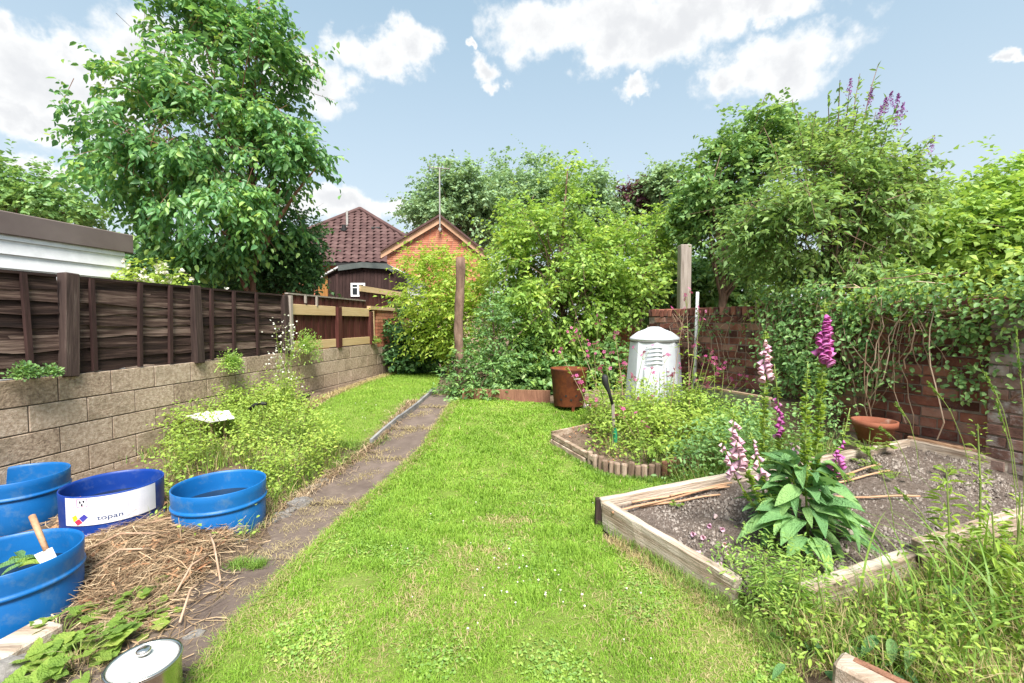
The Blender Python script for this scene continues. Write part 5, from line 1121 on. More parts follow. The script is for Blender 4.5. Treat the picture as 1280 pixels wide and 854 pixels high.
# ---- log roll bed
lr = thing('log_roll_edging', 'low half-round log edging around the flower bed', 'edging', tuple(gnd(760, 590)))
ctrl = [gnd(u, v) for u, v in ((738, 583), (757, 592), (775, 597), (795, 598), (820, 597), (845, 594), (870, 591), (898, 585))]
dist = 0; pts = []
for a, b in zip(ctrl[:-1], ctrl[1:]):
    l = (b - a).length; k = 0
    for j in range(12): pts.append(a.lerp(b, j / 12))
pts.append(ctrl[-1]); last = None; q0 = MB(); prof_ = [(0, .0), (.027, .0), (.028, .14), (.024, .150), (0, .152)]; q0.lathe(prof_, n=12); logm = q0.mesh('log', smooth=False); logr = logm.copy()
i = 0
for p in pts:
    if last is None or (p - last).length >= .054:
        hs_ = rs.uniform(.86, 1.08); far = p.x > ctrl[5].x - .12
        link('log', logr if far else logm, 'redlog' if far else 'logwood', lr, (p.x - lr.location.x, p.y - lr.location.y, p.z - lr.location.z - .015), (rs.uniform(-.05, .05), rs.uniform(-.05, .05), rs.uniform(0, 6)), (1, 1, hs_ * (1.15 if far else 1))); last = p; i += 1
a, b, c = gnd(690, 556), gnd(745, 588), gnd(738, 543)
for k, zz in enumerate((.035, .095)):
    m = MB(); m.beam(a + Vector((.01 * k, 0, zz)), a.lerp(b, .95 if k else .8) + Vector((.01 * k, 0, zz)), .045, .055); bevel(m.build('board', 'bedwood', lr), .006)
m = MB(); m.beam(a + Vector((0, .02, .10)), c + Vector((0, 0, .09)), .03, .07); m.build('board', 'bedwood', lr)
fb = [tuple(p)[:2] for p in (a, gnd(745, 586), gnd(795, 596), gnd(845, 592), gnd(898, 583))] + [(2.35, 5.3), (2.2, 6.0), (1.2, 6.0), tuple(c)[:2]]
xs = [p[0] for p in fb]; ys = [p[1] for p in fb]; struct(link('flower_bed_soil', grid_mesh('flower_bed_soil', np.arange(min(xs), max(xs), .05), np.arange(min(ys), max(ys), .05), lambda x, y: gz(x, y) + .07 + .015 * np.sin(x * 11) * np.sin(y * 13), lambda x, y: pip(x, y, fb)), 'soil'))
# stake with a green tie
st = gnd(769, 570); sk = thing('garden_stake', 'thin wooden stake with a green wrapper in the log edged bed', 'stake', tuple(st)); q0_, q1_ = st + Vector((0, 0, -.05)), at(766, 505, st.y)
m = MB(); m.tube([q0_, q1_], .017, 8); m.build('stick', 'greypost', sk)
m = MB(); q_ = at(757, 476, st.y); m.tube([q1_ - Vector((0, 0, .02)), q1_.lerp(q_, .5), q_ + Vector((0, 0, -.03)), q_ + Vector((-.01, 0, .04)), q_ + Vector((-.02, 0, .06))], [.015, .018, .032, .036, .015], 10); m.build('lamp_head', 'dark', sk, smooth=True)
m = MB(); gl, gh = at(769, 553, st.y), at(768, 535, st.y); m.tube([gl, gl.lerp(gh, .5), gh], [.022, .026, .020], 10); m.build('wrapper', plain('green_plastic', (.02, .22, .11), .4), sk)

# ================================================================== GRASS
def patch_noise(x, y, s=1.3, seed=0.):
    return np.array([mnoise.noise(Vector((a * s + seed, b * s, seed))) for a, b in zip(x, y)])
def grass_obj(name, label, poly, n, h, wd, mk, seed, near=3.0, lean=(.2, .9), parent=None, k=3, jit=0, zfun=None, dens=None):
    rg = np.random.default_rng(seed); xy = scatter(poly, n, rg, near)
    if dens is not None: xy = xy[rg.random(len(xy)) < dens(xy[:, 0], xy[:, 1])]
    if jit: xy = xy + rg.normal(size=xy.shape) * jit
    P = on_ground(xy, .004) if zfun is None else np.column_stack([xy, zfun(xy)]); sc = np.clip(P[:, 1] / near, .75, 2.6)
    hh = rg.uniform(*h, len(P)) * np.clip(sc, .8, 1.35) * (np.clip(.95 + 1.1 * patch_noise(P[:, 0], P[:, 1], 6.5, 2.) + .5 * patch_noise(P[:, 0], P[:, 1], 1.7, 9.), .45, 1.9) if name == 'lawn_grass' else 1); ww = wd * sc * rg.uniform(.7, 1.3, len(P))
    V, F = blades(P, hh, ww, rg.uniform(*lean, len(P)), rg, k); o = link(name, np_mesh(name, V, F), mk); stuff(o); tag(o, label, 'grass'); return o
def patch_noise(x, y, s=1.3, seed=0.):
    return np.array([mnoise.noise(Vector((a * s + seed, b * s, seed))) for a, b in zip(x, y)])
grass_obj('lawn_grass', 'short mown bright green grass of the main lawn', lawn_r, 185000, (.014, .032), .0042, 'grass', 71, 2.4)
grass_obj('back_lawn_grass', 'short green grass of the strip beside the block wall', lawn_l, 30000, (.015, .032), .0045, 'grass', 72, 5.0)
DRUMS = [(c1.x, c1.y), (c2.x, c2.y), (c3.x, c3.y), (c4.x, c4.y)]
def clear_of_drums(P, m=.01):
    k = np.ones(len(P), bool)
    for (x, y) in DRUMS: k &= (P[:, 0] - x) ** 2 + (P[:, 1] - y) ** 2 > (DR + m) ** 2
    k &= (P[:, 0] - 1.30) ** 2 + (P[:, 1] - 1.50) ** 2 > .27 ** 2
    return k
def drymask(x, y):
    # dry worn patches of the lawn
    d = np.zeros_like(x)
    for (u, v, r_) in ((470, 790, .28), (540, 760, .30), (420, 835, .22), (600, 700, .22), (640, 655, .2), (350, 775, .18), (700, 560, .22), (840, 770, .35), (900, 830, .3)):
        p = gnd(u, v); d = np.maximum(d, np.exp(-((x - p.x) ** 2 + (y - p.y) ** 2) / r_ ** 2))
    return np.clip(d * .45 + .02, 0, 1)
grass_obj('dry_lawn_grass', 'straw-coloured dead grass in worn patches of the lawn', lawn_r, 90000, (.015, .045), .0038, 'drygrass', 73, 2.2, (.5, 1.6), dens=drymask)
def cloverm(x, y): return np.clip((patch_noise(x, y, 2.2, 3.) - .05) * 4, 0, 1)
# clover and broad-leaved lawn weeds
rg = np.random.default_rng(74); xy = scatter(lawn_r, 26000, rg, 2.2); xy = xy[rg.random(len(xy)) < cloverm(xy[:, 0], xy[:, 1])]; P = on_ground(xy, .018); n = len(P)
V, F = leaves(P, rg.normal(size=(n, 3)) * np.array([1, 1, .25]), np.array([0, 0, 1.]) + rg.normal(size=(n, 3)) * .35, rg.uniform(.010, .022, n), rg.uniform(.008, .016, n)); tag(stuff(link('lawn_clover', np_mesh('lawn_clover', V, F), 'L_bright')), 'low clover leaves spread through the lawn', 'clover')
# worn edge of the lawn: straw coloured fringe along the path and the beds
def fringe(name, label, pts, wdt, n, mk, seed, h=(.02, .05), lean=(.4, 1.6), wd=.004, lift=.004):
    rg = np.random.default_rng(seed); q = np.array([[p.x, p.y] for p in pts]); seg = np.linalg.norm(np.diff(q, axis=0), axis=1); c = np.concatenate([[0], np.cumsum(seg)]); s_ = rg.random(n) * c[-1]
    xy = np.column_stack([np.interp(s_, c, q[:, 0]), np.interp(s_, c, q[:, 1])]) + rg.normal(size=(n, 2)) * wdt; P = on_ground(xy, lift); sc = np.clip(P[:, 1] / 3, .75, 2)
    V, F = blades(P, rg.uniform(*h, n), wd * sc, rg.uniform(*lean, n), rg, 4); return tag(stuff(link(name, np_mesh(name, V, F), mk)), label, 'grass')
fringe('path_side_grass', 'ragged grass fringe creeping over the path edge', PR, .022, 7000, 'grass', 75, (.025, .055), lift=.01)
fringe('path_side_straw', 'dry straw litter along the lawn side of the path', PR, .035, 4000, 'drygrass', 76, lift=.012)
fringe('bed_side_straw', 'dry grass along the foot of raised bed timber', [gnd(u, v) for u, v in ((760, 676), (850, 738), (950, 800), (1010, 845))], .035, 1700, 'drygrass', 77, (.02, .07), (.3, 1.4))
fringe('bed_side_grass', 'long uncut grass tufts beside the raised bed timber', [gnd(u, v) for u, v in ((752, 650), (850, 725), (930, 780), (990, 835))], .045, 3000, 'tallgrass', 78, (.04, .11), (.2, .9))
fringe('log_edge_grass', 'uncut grass at the foot of the log edging', [gnd(u, v) for u, v in ((690, 560), (757, 596), (830, 602), (900, 592))], .03, 2200, 'tallgrass', 79, (.025, .06), (.2, .8))
fringe('bed_back_grass', 'uncut grass along the back timber of the raised bed', [gnd(u, v) for u, v in ((765, 632), (830, 616), (905, 603))], .03, 1800, 'tallgrass', 80, (.05, .11), (.2, .8))
fringe('wall_foot_litter', 'dry leaf litter along the foot of the block wall', [gnd(u, v) for u, v in ((380, 512), (430, 488), (490, 467))], .06, 3000, 'drygrass', 81, (.02, .07), (.4, 1.6))
fringe('back_lawn_edge_grass', 'ragged grass along the near edge of the back lawn', [gnd(u, v) for u, v in ((372, 532), (398, 552), (430, 558), (463, 560), (480, 548))], .05, 2600, 'tallgrass', 83, (.03, .09), (.3, 1.0))
for k_, (u, v) in enumerate(((455, 600), (470, 570), (400, 640), (350, 690), (330, 735), (300, 780), (505, 545), (525, 520), (380, 660))):
    p = gnd(u, v); fringe('path_dirt_litter', 'patch of dry grass litter lying on the concrete path', [Vector((p.x - .12, p.y - .1, 0)), Vector((p.x + .1, p.y + .12, 0))], .05, 200, 'drygrass', 300 + k_, (.008, .04), (1., 2.2), .0025, .022)['group'] = 'litter on the path'
for i, y in enumerate(cuts[1:-1]):
    xr = interp_edge(PR, y); fringe('path_joint_litter', 'dry straw caught in a joint of the concrete path', [Vector((xr - .58, y + .02, 0)), Vector((xr, y, 0))], .05, 220, 'drygrass', 90 + i, (.01, .05), (.8, 2.2), .0035, .024)['group'] = 'litter in the path joints'
PL = [Vector((p.x - .58, p.y, 0)) for p in PR[1:]]
fringe('path_edge_straw', 'dry straw spilling over the drum side of the path', PL, .04, 2600, 'straw', 100, (.04, .13), (.8, 2.2), .004, .02)
for i, (u, v, r_, lab) in enumerate(((300, 712, .05, 'green grass tuft in path joint nearest the straw heap'), (322, 714, .035, 'small grass tuft in the same path joint, lawn side'), (440, 575, .10, 'thick grass tuft between path and back lawn corner'), (425, 585, .07, 'spiky weed tuft at the path edge below the back lawn'))):
    p = gnd(u, v); rg = np.random.default_rng(200 + i); n = 320; xy = np.array([[p.x, p.y]]) + rg.normal(size=(n, 2)) * r_ * .6; P = on_ground(xy, .01); V, F = blades(P, rg.uniform(.03, .08, n), .005, rg.uniform(.2, 1, n), rg, 4)
    tag(link('grass_tuft', np_mesh('grass_tuft', V - np.array(p), F), 'tallgrass', None, p), lab, 'grass', 'grass tufts along the path')
# daisies and clover heads
rg = np.random.default_rng(82); xs_ = []
for (u, v, n, s_) in ((650, 735, 12, .12), (640, 715, 8, .1), (715, 755, 4, .1), (570, 640, 3, .1), (790, 780, 4, .2), (610, 820, 3, .2), (520, 690, 3, .2), (445, 520, 6, .3), (470, 505, 5, .3), (760, 640, 2, .1)):
    c = gnd(u, v)
    for _ in range(n): xs_.append((c.x + rg.normal() * s_, c.y + rg.normal() * s_))
mm = MB(); mm.lathe([(0, 0), (.010, .002), (.012, .007), (.008, .012), (0, .013)], n=8); mm.lathe([(.0015, -.03), (.0015, 0)], n=4); cm = mm.mesh('clover_flower')
for x, y in xs_:
    tag(link('clover_flower', cm, 'whitepetal', None, (x, y, g(x, y) + .026), (rg.uniform(-.3, .3), rg.uniform(-.3, .3), 0), (rg.uniform(.35, .6),) * 3), 'tiny white clover flower head in the lawn', 'flower', 'white clover flowers in the lawn')

# ================================================================== STRAW HEAP AND LEFT WEEDS
heap_poly = polypx([(95, 700), (110, 668), (170, 652), (245, 658), (282, 670), (288, 692), (240, 735), (192, 790), (160, 796), (110, 770)])
hc = np.mean(heap_poly, 0)
def heap_h(xy):
    d = np.sqrt(((xy[:, 0] - hc[0]) / .75) ** 2 + ((xy[:, 1] - hc[1] - .12) / .62) ** 2); return .11 * np.clip(1 - d ** 1.6, 0, 1)
xs = [p[0] for p in heap_poly]; ys = [p[1] for p in heap_poly]
hp_ = thing('straw_heap', 'heap of dry straw and dead stalks between the drums and path', 'straw heap', (float(hc[0]), float(hc[1]), g(*hc)))
hoff = np.array(hp_.location)
me = grid_mesh('mound', np.arange(min(xs) - .1, max(xs) + .1, .04), np.arange(min(ys) - .1, max(ys) + .1, .04), lambda x, y: gz(x, y) - .015 + heap_h(np.column_stack([x.ravel(), y.ravel()])).reshape(x.shape) * .9)
me.transform(Matrix.Translation(-Vector(hoff))); link('mound', me, 'soil', hp_)
def straws(poly, n, ln, wd, rg, hfun, azm=None, azs=.7, lift=.05):
    xy = scatter(poly, n, rg); az = rg.normal(size=n) * azs + (azm if azm is not None else 0); az = np.where(rg.random(n) < .25, rg.uniform(0, 6.28, n), az)
    l = rg.uniform(*ln, n); t = np.linspace(-.5, .5, 5); d = np.stack([np.cos(az), np.sin(az)], 1); bend = rg.normal(size=n) * .6
    px = xy[:, None, :] + d[:, None, :] * (l[:, None] * t[None, :])[..., None] + np.stack([-d[:, 1], d[:, 0]], 1)[:, None, :] * (l[:, None] * bend[:, None] * (t[None, :] ** 2))[..., None]
    fl = px.reshape(-1, 2); z = gz(fl[:, 0], fl[:, 1]) + hfun(fl); z = z.reshape(n, 5) + rg.uniform(.0, lift, (n, 1)) + rg.normal(size=(n, 1)) * .06 * t[None, :] * 2 * np.minimum(1, l[:, None] * 2)
    z = np.maximum(z, (gz(fl[:, 0], fl[:, 1]) + hfun(fl)).reshape(n, 5) + .004)
    C = np.concatenate([px, z[..., None]], 2); S = nrm(np.stack([-d[:, 1], d[:, 0], rg.normal(size=n) * .6], 1)); W = np.broadcast_to(wd * rg.uniform(.5, 1.5, n)[:, None], (n, 5)); return ribbons(C, W, S)
rg = np.random.default_rng(110)
V, F = straws(heap_poly, 7000, (.06, .30), .0028, rg, heap_h, R(38), .5, .06); stuff(link('straw', np_mesh('straw', V - hoff, F), 'straw', hp_))
V, F = straws(heap_poly, 900, (.04, .12), .012, rg, heap_h, R(38), 1.2); stuff(link('dead_leaves', np_mesh('dead_leaves', V - hoff, F), 'dryleaf', hp_))
mb = MB()
for i, (u0, v0, u1, v1) in enumerate(((102, 712, 200, 698), (130, 690, 285, 670), (215, 760, 262, 715), (262, 690, 276, 738), (205, 690, 300, 672), (110, 735, 190, 715), (225, 790, 250, 742))):
    a, b = gnd(u0, v0), gnd(u1, v1); a.z += heap_h(np.array([[a.x, a.y]]))[0] + .04; b.z += heap_h(np.array([[b.x, b.y]]))[0] + .05; md = a.lerp(b, .5) + Vector((0, 0, .06)); q = MB(); q.tube([a, a.lerp(md, .6), md, md.lerp(b, .6), b], .006, 6); q.build('stalk', 'drystem', hp_, smooth=True)
# straw litter spreading from the heap
lit = polypx([(60, 640), (330, 600), (345, 650), (300, 730), (215, 840), (60, 840)])
V, F = straws(lit, 2600, (.05, .22), .004, rg, lambda xy: np.zeros(len(xy)) + .01, R(35), .9, .03); tag(stuff(link('straw_litter', np_mesh('straw_litter', V, F), 'straw')), 'scattered straw and dry stems around the drums', 'straw')

# weed mass by the block wall
weed_poly = polypx([(205, 610), (205, 560), (215, 520), (300, 505), (375, 505), (395, 545), (430, 570), (395, 605), (345, 640), (335, 620), (300, 580)])
weed_back = polypx([(95, 590), (100, 560), (200, 520), (290, 500), (380, 500), (370, 520), (230, 570)])
def weed_patch(name, label, poly, seed, nb, nl, h, lm, L_, W_, blade='tallgrass', hl=.35, dry=0.15):
    rg = np.random.default_rng(seed); c = np.mean(poly, 0); th = thing(name, label, 'weeds', (float(c[0]), float(c[1]), g(*c))); stuff(th); off = np.array(th.location)
    P = on_ground(scatter(poly, nb, rg)); P = P[clear_of_drums(P)]; nb = len(P); hm = .65 + .5 * (patch_noise(P[:, 0], P[:, 1], 3., seed * .37) + .3)
    V, F = blades(P, rg.uniform(*h, nb) * hm, .006 * rg.uniform(.6, 1.5, nb), rg.uniform(.15, 1.0, nb), rg, 5); k = rg.random(nb) < dry
    Vr = V.reshape(nb, 10, 3); Fq = ribbons(np.zeros((1, 5, 3)), np.zeros((1, 5)), np.zeros((1, 3)))[1]
    for nm, kk, mk in (('blades', ~k, blade), ('dry_blades', k, 'drygrass')):
        if kk.sum():
            v = Vr[kk].reshape(-1, 3); f = (np.arange(kk.sum()) * 10)[:, None, None] + Fq[None]; stuff(link(nm, np_mesh(nm, v - off, f.reshape(-1, 4)), mk, th))
    if nl:
        ncl = max(8, nl // 45); cl = on_ground(scatter(poly, ncl, rg)); i = rg.integers(0, ncl, nl); r_ = rg.normal(size=(nl, 3)) * np.array([.07, .07, 0]); hh = rg.random(nl) ** .7 * hl * (.5 + rg.random(ncl)[i])
        P = cl[i] + r_ * (1.3 - hh / hl * .4)[:, None]; P[:, 2] = gz(P[:, 0], P[:, 1]) + hh + .01; P = P[clear_of_drums(P, .09)]; nl = len(P)
        V, F = leaves(P, rg.normal(size=(nl, 3)) * np.array([1, 1, .45]) , np.array([0, -.2, 1.]) + rg.normal(size=(nl, 3)) * .4, L_ * rg.uniform(.5, 1.3, nl), W_ * rg.uniform(.6, 1.2, nl)); stuff(link('foliage', np_mesh('foliage', V - off, F), lm, th))
        ns = ncl * 4; i = rg.integers(0, ncl, ns); P = cl[i]; V, F = blades(P, rg.uniform(.5, 1.1, ns) * hl, .004, rg.uniform(.1, .6, ns), rg, 5); stuff(link('stalks', np_mesh('stalks', V - off, F), 'stem', th))
    return th
weed_patch('weed_bed', 'tangled lime green weeds behind the drum by the path', weed_poly, 3, 6500, 11000, (.08, .32), 'L_lime', .040, .019, hl=.36, dry=.3)
weed_patch('wall_weeds', 'straggly weeds against the foot of the block wall', weed_back, 4, 1800, 3600, (.1, .30), 'L_lime', .036, .02, hl=.30, dry=.5)
weed_patch('drum_weeds', 'green and brown weeds crowded round the bases of drums', polypx([(150, 660), (205, 610), (225, 660), (260, 672), (330, 650), (345, 625), (330, 600), (350, 610), (345, 655), (300, 690), (250, 690), (190, 675)]), 5, 1300, 1700, (.08, .26), 'L_lime', .032, .022, hl=.24, dry=.4)
# tall white flowered weed
tw = gnd(356, 525); tws = thing('tall_white_flower', 'tall thin white-flowered weed standing before the block wall', 'weed', tuple(tw)); rg = np.random.default_rng(121); LV = []; PV = []
for i in range(14):
    e = at(356 + rg.uniform(-14, 14), rg.uniform(405, 480), tw.y + rg.uniform(-.1, .1)); a = tw + Vector((rg.normal() * .05, rg.normal() * .05, 0)); q = MB(); q.tube([a, a.lerp(e, .5) + Vector((rg.normal() * .03, 0, 0)), e], [.004, .003, .0015], 5, False); q.build('stem', 'stem', tws)
    A_, E_ = np.array(a), np.array(e); n = 26; t = rg.random(n); LV.append(leaves(A_ + (E_ - A_) * t[:, None], rg.normal(size=(n, 3)), np.array([0, 0, 1.]) + rg.normal(size=(n, 3)) * .3, .045, .014)); n = 12
    PV.append(leaves(E_ + rg.normal(size=(n, 3)) * np.array([.05, .05, .07]), rg.normal(size=(n, 3)), rg.normal(size=(n, 3)), .024, .02))
V, F = cat_mesh(LV); stuff(link('leaves', np_mesh('leaves', V - np.array(tws.location), F), 'L_lime', tws)); V, F = cat_mesh(PV); stuff(link('petals', np_mesh('petals', V - np.array(tws.location), F), 'whitepetal', tws))

# lobed-leaf plants by the straw heap
def leafy_plant(name, label, p, n, spread, hgt, size, mk, seed, base=None, group=None, cat='weed', zoff=0):
    n = int(n * (1.5 if base is None else 1)); rg = np.random.default_rng(seed); th = thing(name, label, cat, tuple(p), 0, group); base = base or lobed
    for i in range(n):
        a = rg.uniform(0, 6.28); r_ = spread * rg.random() ** .6; z = hgt * (1.1 - .7 * r_ / spread) * rg.uniform(.6, 1.1); q = Vector((r_ * math.cos(a), r_ * math.sin(a), max(.015, z))); st_ = MB(); st_.tube([(q.x * .2, q.y * .2, 0), (q.x * .55, q.y * .55, q.z * .75), q], .0022, 4, False); st_.build('stalk', 'stem', th, local=True)
        link('leaf', leafmesh(base[i % len(base)], mk), None, th, q, (rg.uniform(-.4, .4), rg.uniform(-.2, .5), a + rg.uniform(-.5, .5)), (size * rg.uniform(.65, 1.25),) * 3)
    return th
for i, (u, v, n, sp_, h, sz, lab) in enumerate(((100, 835, 22, .20, .13, .115, 'lobed lime green plant by the saucepan with broad leaves'), (160, 800, 16, .16, .10, .09, 'lobed lime plant on straw just behind the saucepan'), (75, 800, 12, .13, .12, .085, 'lobed plant with orange tinted leaves under the drum with the tool'), (175, 762, 18, .16, .10, .075, 'leafy lime plant at the lower edge of the straw heap'), (205, 735, 16, .14, .09, .065, 'leafy green plant on the middle of straw heap edge'), (130, 770, 10, .10, .07, .075, 'small lobed plant between the drum with the tool and straw'), (122, 722, 6, .06, .08, .07, 'single dark lobed sprig touching the front drum'), (235, 715, 10, .09, .07, .05, 'little leafy sprig on top of the straw heap'), (190, 785, 12, .12, .07, .06, 'pale leafy plant between the straw and saucepan path side'), (60, 830, 12, .12, .10, .09, 'broad lobed plant beside the grey stone and rotten plank'), (140, 735, 10, .10, .08, .06, 'leafy sprig beside the straw next to the front drum'))):
    leafy_plant('lobed_weed', lab, gnd(u, v), n, sp_, h, sz, 'L_limeo', 130 + i, group='lobed green weeds by the straw')
for i, (u, v, lab) in enumerate(((95, 668, 'withered brown weed between the tool drum and labelled drum'), (200, 650, 'withered weed at the right edge of the paper label'), (285, 660, 'dead curled weed in front of the weedy drum'))):
    leafy_plant('withered_weed', lab, gnd(u, v), 14, .10, .24, .05, 'dryleaf', 140 + i, group='withered weeds by the drums')
leafy_plant('bright_drum_weed', 'bright leaves showing above the rear drum by the block wall', at(40, 600, 3.85) - Vector((0, 0, .35)), 6, .08, .44, .10, 'L_limeo', 150)

# ================================================================== FOXGLOVES
def soil_at(u, v): return bedz(u, v)
fx0 = soil_at(1003, 668); fox = thing('foxglove', 'big foxglove clump with broad leaves and tall pink spikes', 'foxglove', tuple(fx0)); rg = np.random.default_rng(160)
for i in range(170):
    a = rg.uniform(0, 6.28); lay = rg.random(); r_ = .03 + .15 * rg.random() * (.5 + lay); z = .02 + .46 * (1 - lay) ** 1.0; size = rg.uniform(.11, .245) * (1.05 - .35 * (1 - lay))
    link('leaf', leafmesh(oval[i % 3], 'L_fox'), None, fox, (r_ * math.cos(a), r_ * math.sin(a), z), (rg.uniform(-.6, .6), -rg.uniform(-.25, .95) * (1.25 - lay) + .1, a + rg.uniform(-.5, .5)), (size, size * rg.uniform(.8, 1.15), size * rg.uniform(.6, 1.3)))
bellm = MB(); bellm.lathe([(0, 0), (.006, .001), (.0105, .007), (.0135, .018), (.0155, .030), (.0165, .040), (.0195, .047), (.0235, .0515), (.022, .0525), (.0155, .042), (.013, .018), (.004, .005)], n=10); bell0 = bellm.mesh('bell', smooth=True)
budm = MB(); budm.lathe([(0, 0), (.008, .004), (.010, .014), (.006, .024), (0, .027)], n=7); bud0 = budm.mesh('bud', smooth=True)
def spike(th, base, top, f0, f1, nbell, mk, seed, bs=1.0, podn=40, budn=14, bend=0, face=None, fallen=0):
    """flower stem: pods below f0, bells from f0 to f1, buds above"""
    rg = np.random.default_rng(seed); base = Vector(base); top = Vector(top); d = top - base; L0 = Vector(th.location)
    def pos(t): return base + d * t + Vector((bend * math.sin(math.pi * t), 0, 0)) + Vector((bend * .5 * max(0, t - .8), 0, 0))
    q = MB(); q.tube([pos(t) for t in np.linspace(0, 1, 14)], [.007 * (1 - .75 * t) + .001 for t in np.linspace(0, 1, 14)], 7); sm = q.build('flower_stem', 'stem', th, smooth=True)
    face = Vector((-.35, -1, 0)).normalized() if face is None else face
    for i in range(nbell):
        t = f0 + (f1 - f0) * (i + rg.uniform(-.2, .2)) / max(1, nbell - 1); sc = bs * (1.12 - .55 * (t - f0) / max(1e-3, f1 - f0)); a = math.atan2(face.y, face.x) + rg.normal() * 1.0
        o = Vector((math.cos(a), math.sin(a), -1.05 + rg.uniform(-.2, .2))).normalized(); rot = o.to_track_quat('Z', 'Y').to_euler()
        p = pos(t) + Vector((math.cos(a), math.sin(a), 0)) * .008; link('bell', leafmesh(bell0, mk), None, sm, p - L0, rot, (sc,) * 3)
    VV = []; n = podn
    if n:
        t = rg.uniform(.22, f0, n) if f0 > .25 else rg.uniform(.02, max(.03, f0), n); a = rg.uniform(0, 6.28, n); P = np.array([pos(x) for x in t]); D = np.stack([np.cos(a), np.sin(a), .55 + 0 * a], 1); VV.append(leaves(P, D, np.array([0, 0, 1.]) + rg.normal(size=(n, 3)) * .3, .040, .020)); VV.append(leaves(P + D * .006, D, rg.normal(size=(n, 3)), .026, .018))
    n = budn * 3; t = f1 + (1 - f1) * rg.random(n); a = rg.uniform(0, 6.28, n); P = np.array([pos(x) for x in t]); s_ = (1.25 - (t - f1) / max(1e-3, 1 - f1)); D = np.stack([np.cos(a), np.sin(a), .2 + 0 * a], 1); VV.append(leaves(P, D, np.array([0, 0, 1.]) + rg.normal(size=(n, 3)) * .5, .026 * s_, .014 * s_))
    V, F = cat_mesh(VV); stuff(link('seed_pods', np_mesh('seed_pods', V - np.array(L0), F), 'L_lime', sm)); return sm
Yf = fx0.y
spike(fox, fx0 + Vector((.03, 0, 0)), at(1031, 374, Yf + .05), .755, .935, 40, 'pink', 1, 1.05, 240, 16, .02)
spike(fox, fx0 + Vector((-.1, .25, 0)), at(957, 413, Yf + .35), .76, .95, 22, 'palepink', 2, .95, 150, 12)
spike(fox, fx0 + Vector((-.05, .2, 0)), at(967, 455, Yf + .3), .55, .78, 14, 'pink', 3, .75, 80, 12, .04)
spike(fox, fx0 + Vector((-.12, 0, 0)), at(917, 512, Yf + .02), .58, .92, 24, 'palepink', 4, .95, 50, 10, -.07)
spike(fox, fx0 + Vector((-.14, .05, 0)), at(903, 548, Yf + .02), .62, .95, 12, 'palepink', 5, .8, 20, 6, -.05)
spike(fox, fx0 + Vector((-.08, .02, 0)), at(938, 540, Yf + .05), .55, .92, 12, 'palepink', 6, .8, 20, 6, -.02)
spike(fox, fx0 + Vector((.14, .12, 0)), at(1062, 510, Yf + .2), .48, .72, 10, 'pink', 7, .8, 60, 12, .03)
spike(fox, fx0 + Vector((.08, 0, .05)), at(1046, 560, Yf - .02), .82, .98, 7, 'pink', 8, .85, 10, 6, .03)
spike(fox, fx0 + Vector((.0, .05, .05)), at(995, 545, Yf + .1), .72, .92, 8, 'palepink', 9, .7, 40, 8, -.02)
spike(fox, fx0 + Vector((.02, -.02, 0)), at(1010, 452, Yf + .02), .80, .82, 0, 'palepink', 10, .7, 160, 16, -.015)
# fallen bells on the soil
for i, (u, v) in enumerate(((893, 648), (900, 660), (905, 680), (882, 672), (870, 668), (912, 690), (896, 705), (1080, 660), (868, 690), (888, 655))):
    p = bedz(u, v, .012); tag(link('fallen_bell', leafmesh(bell0, 'palepink'), None, None, p, (R(90) + rg.uniform(-.4, .4), 0, rg.uniform(0, 6)), (.65,) * 3), 'fallen pale bell on soil right of the foxglove leaves' if u > 1000 else 'fallen pale bell on soil between side timber and foxglove leaves', 'fallen flower', 'fallen foxglove bells')
# low plants on the bed
for i, (u, v, n, sp_, h, sz, lab) in enumerate(((1083, 582, 8, .10, .05, .06, 'small seedling by the canes on the bare soil'), (1120, 596, 7, .09, .04, .055, 'flat seedling in the middle of the raised bed soil'), (1060, 600, 6, .07, .05, .05, 'tiny seedling at the cane ends on the soil'), (1185, 590, 7, .08, .06, .05, 'seedling near the back side timber of the raised bed'), (1085, 566, 22, .15, .20, .07, 'leafy weed in front of the terracotta pot'), (845, 632, 4, .05, .03, .04, 'tiny weed beside the bundle of canes in bed corner'))):
    leafy_plant('bed_seedling', lab, bedz(u, v), n, sp_, h, sz, 'L_limeo', 170 + i, group='seedlings on the raised bed')

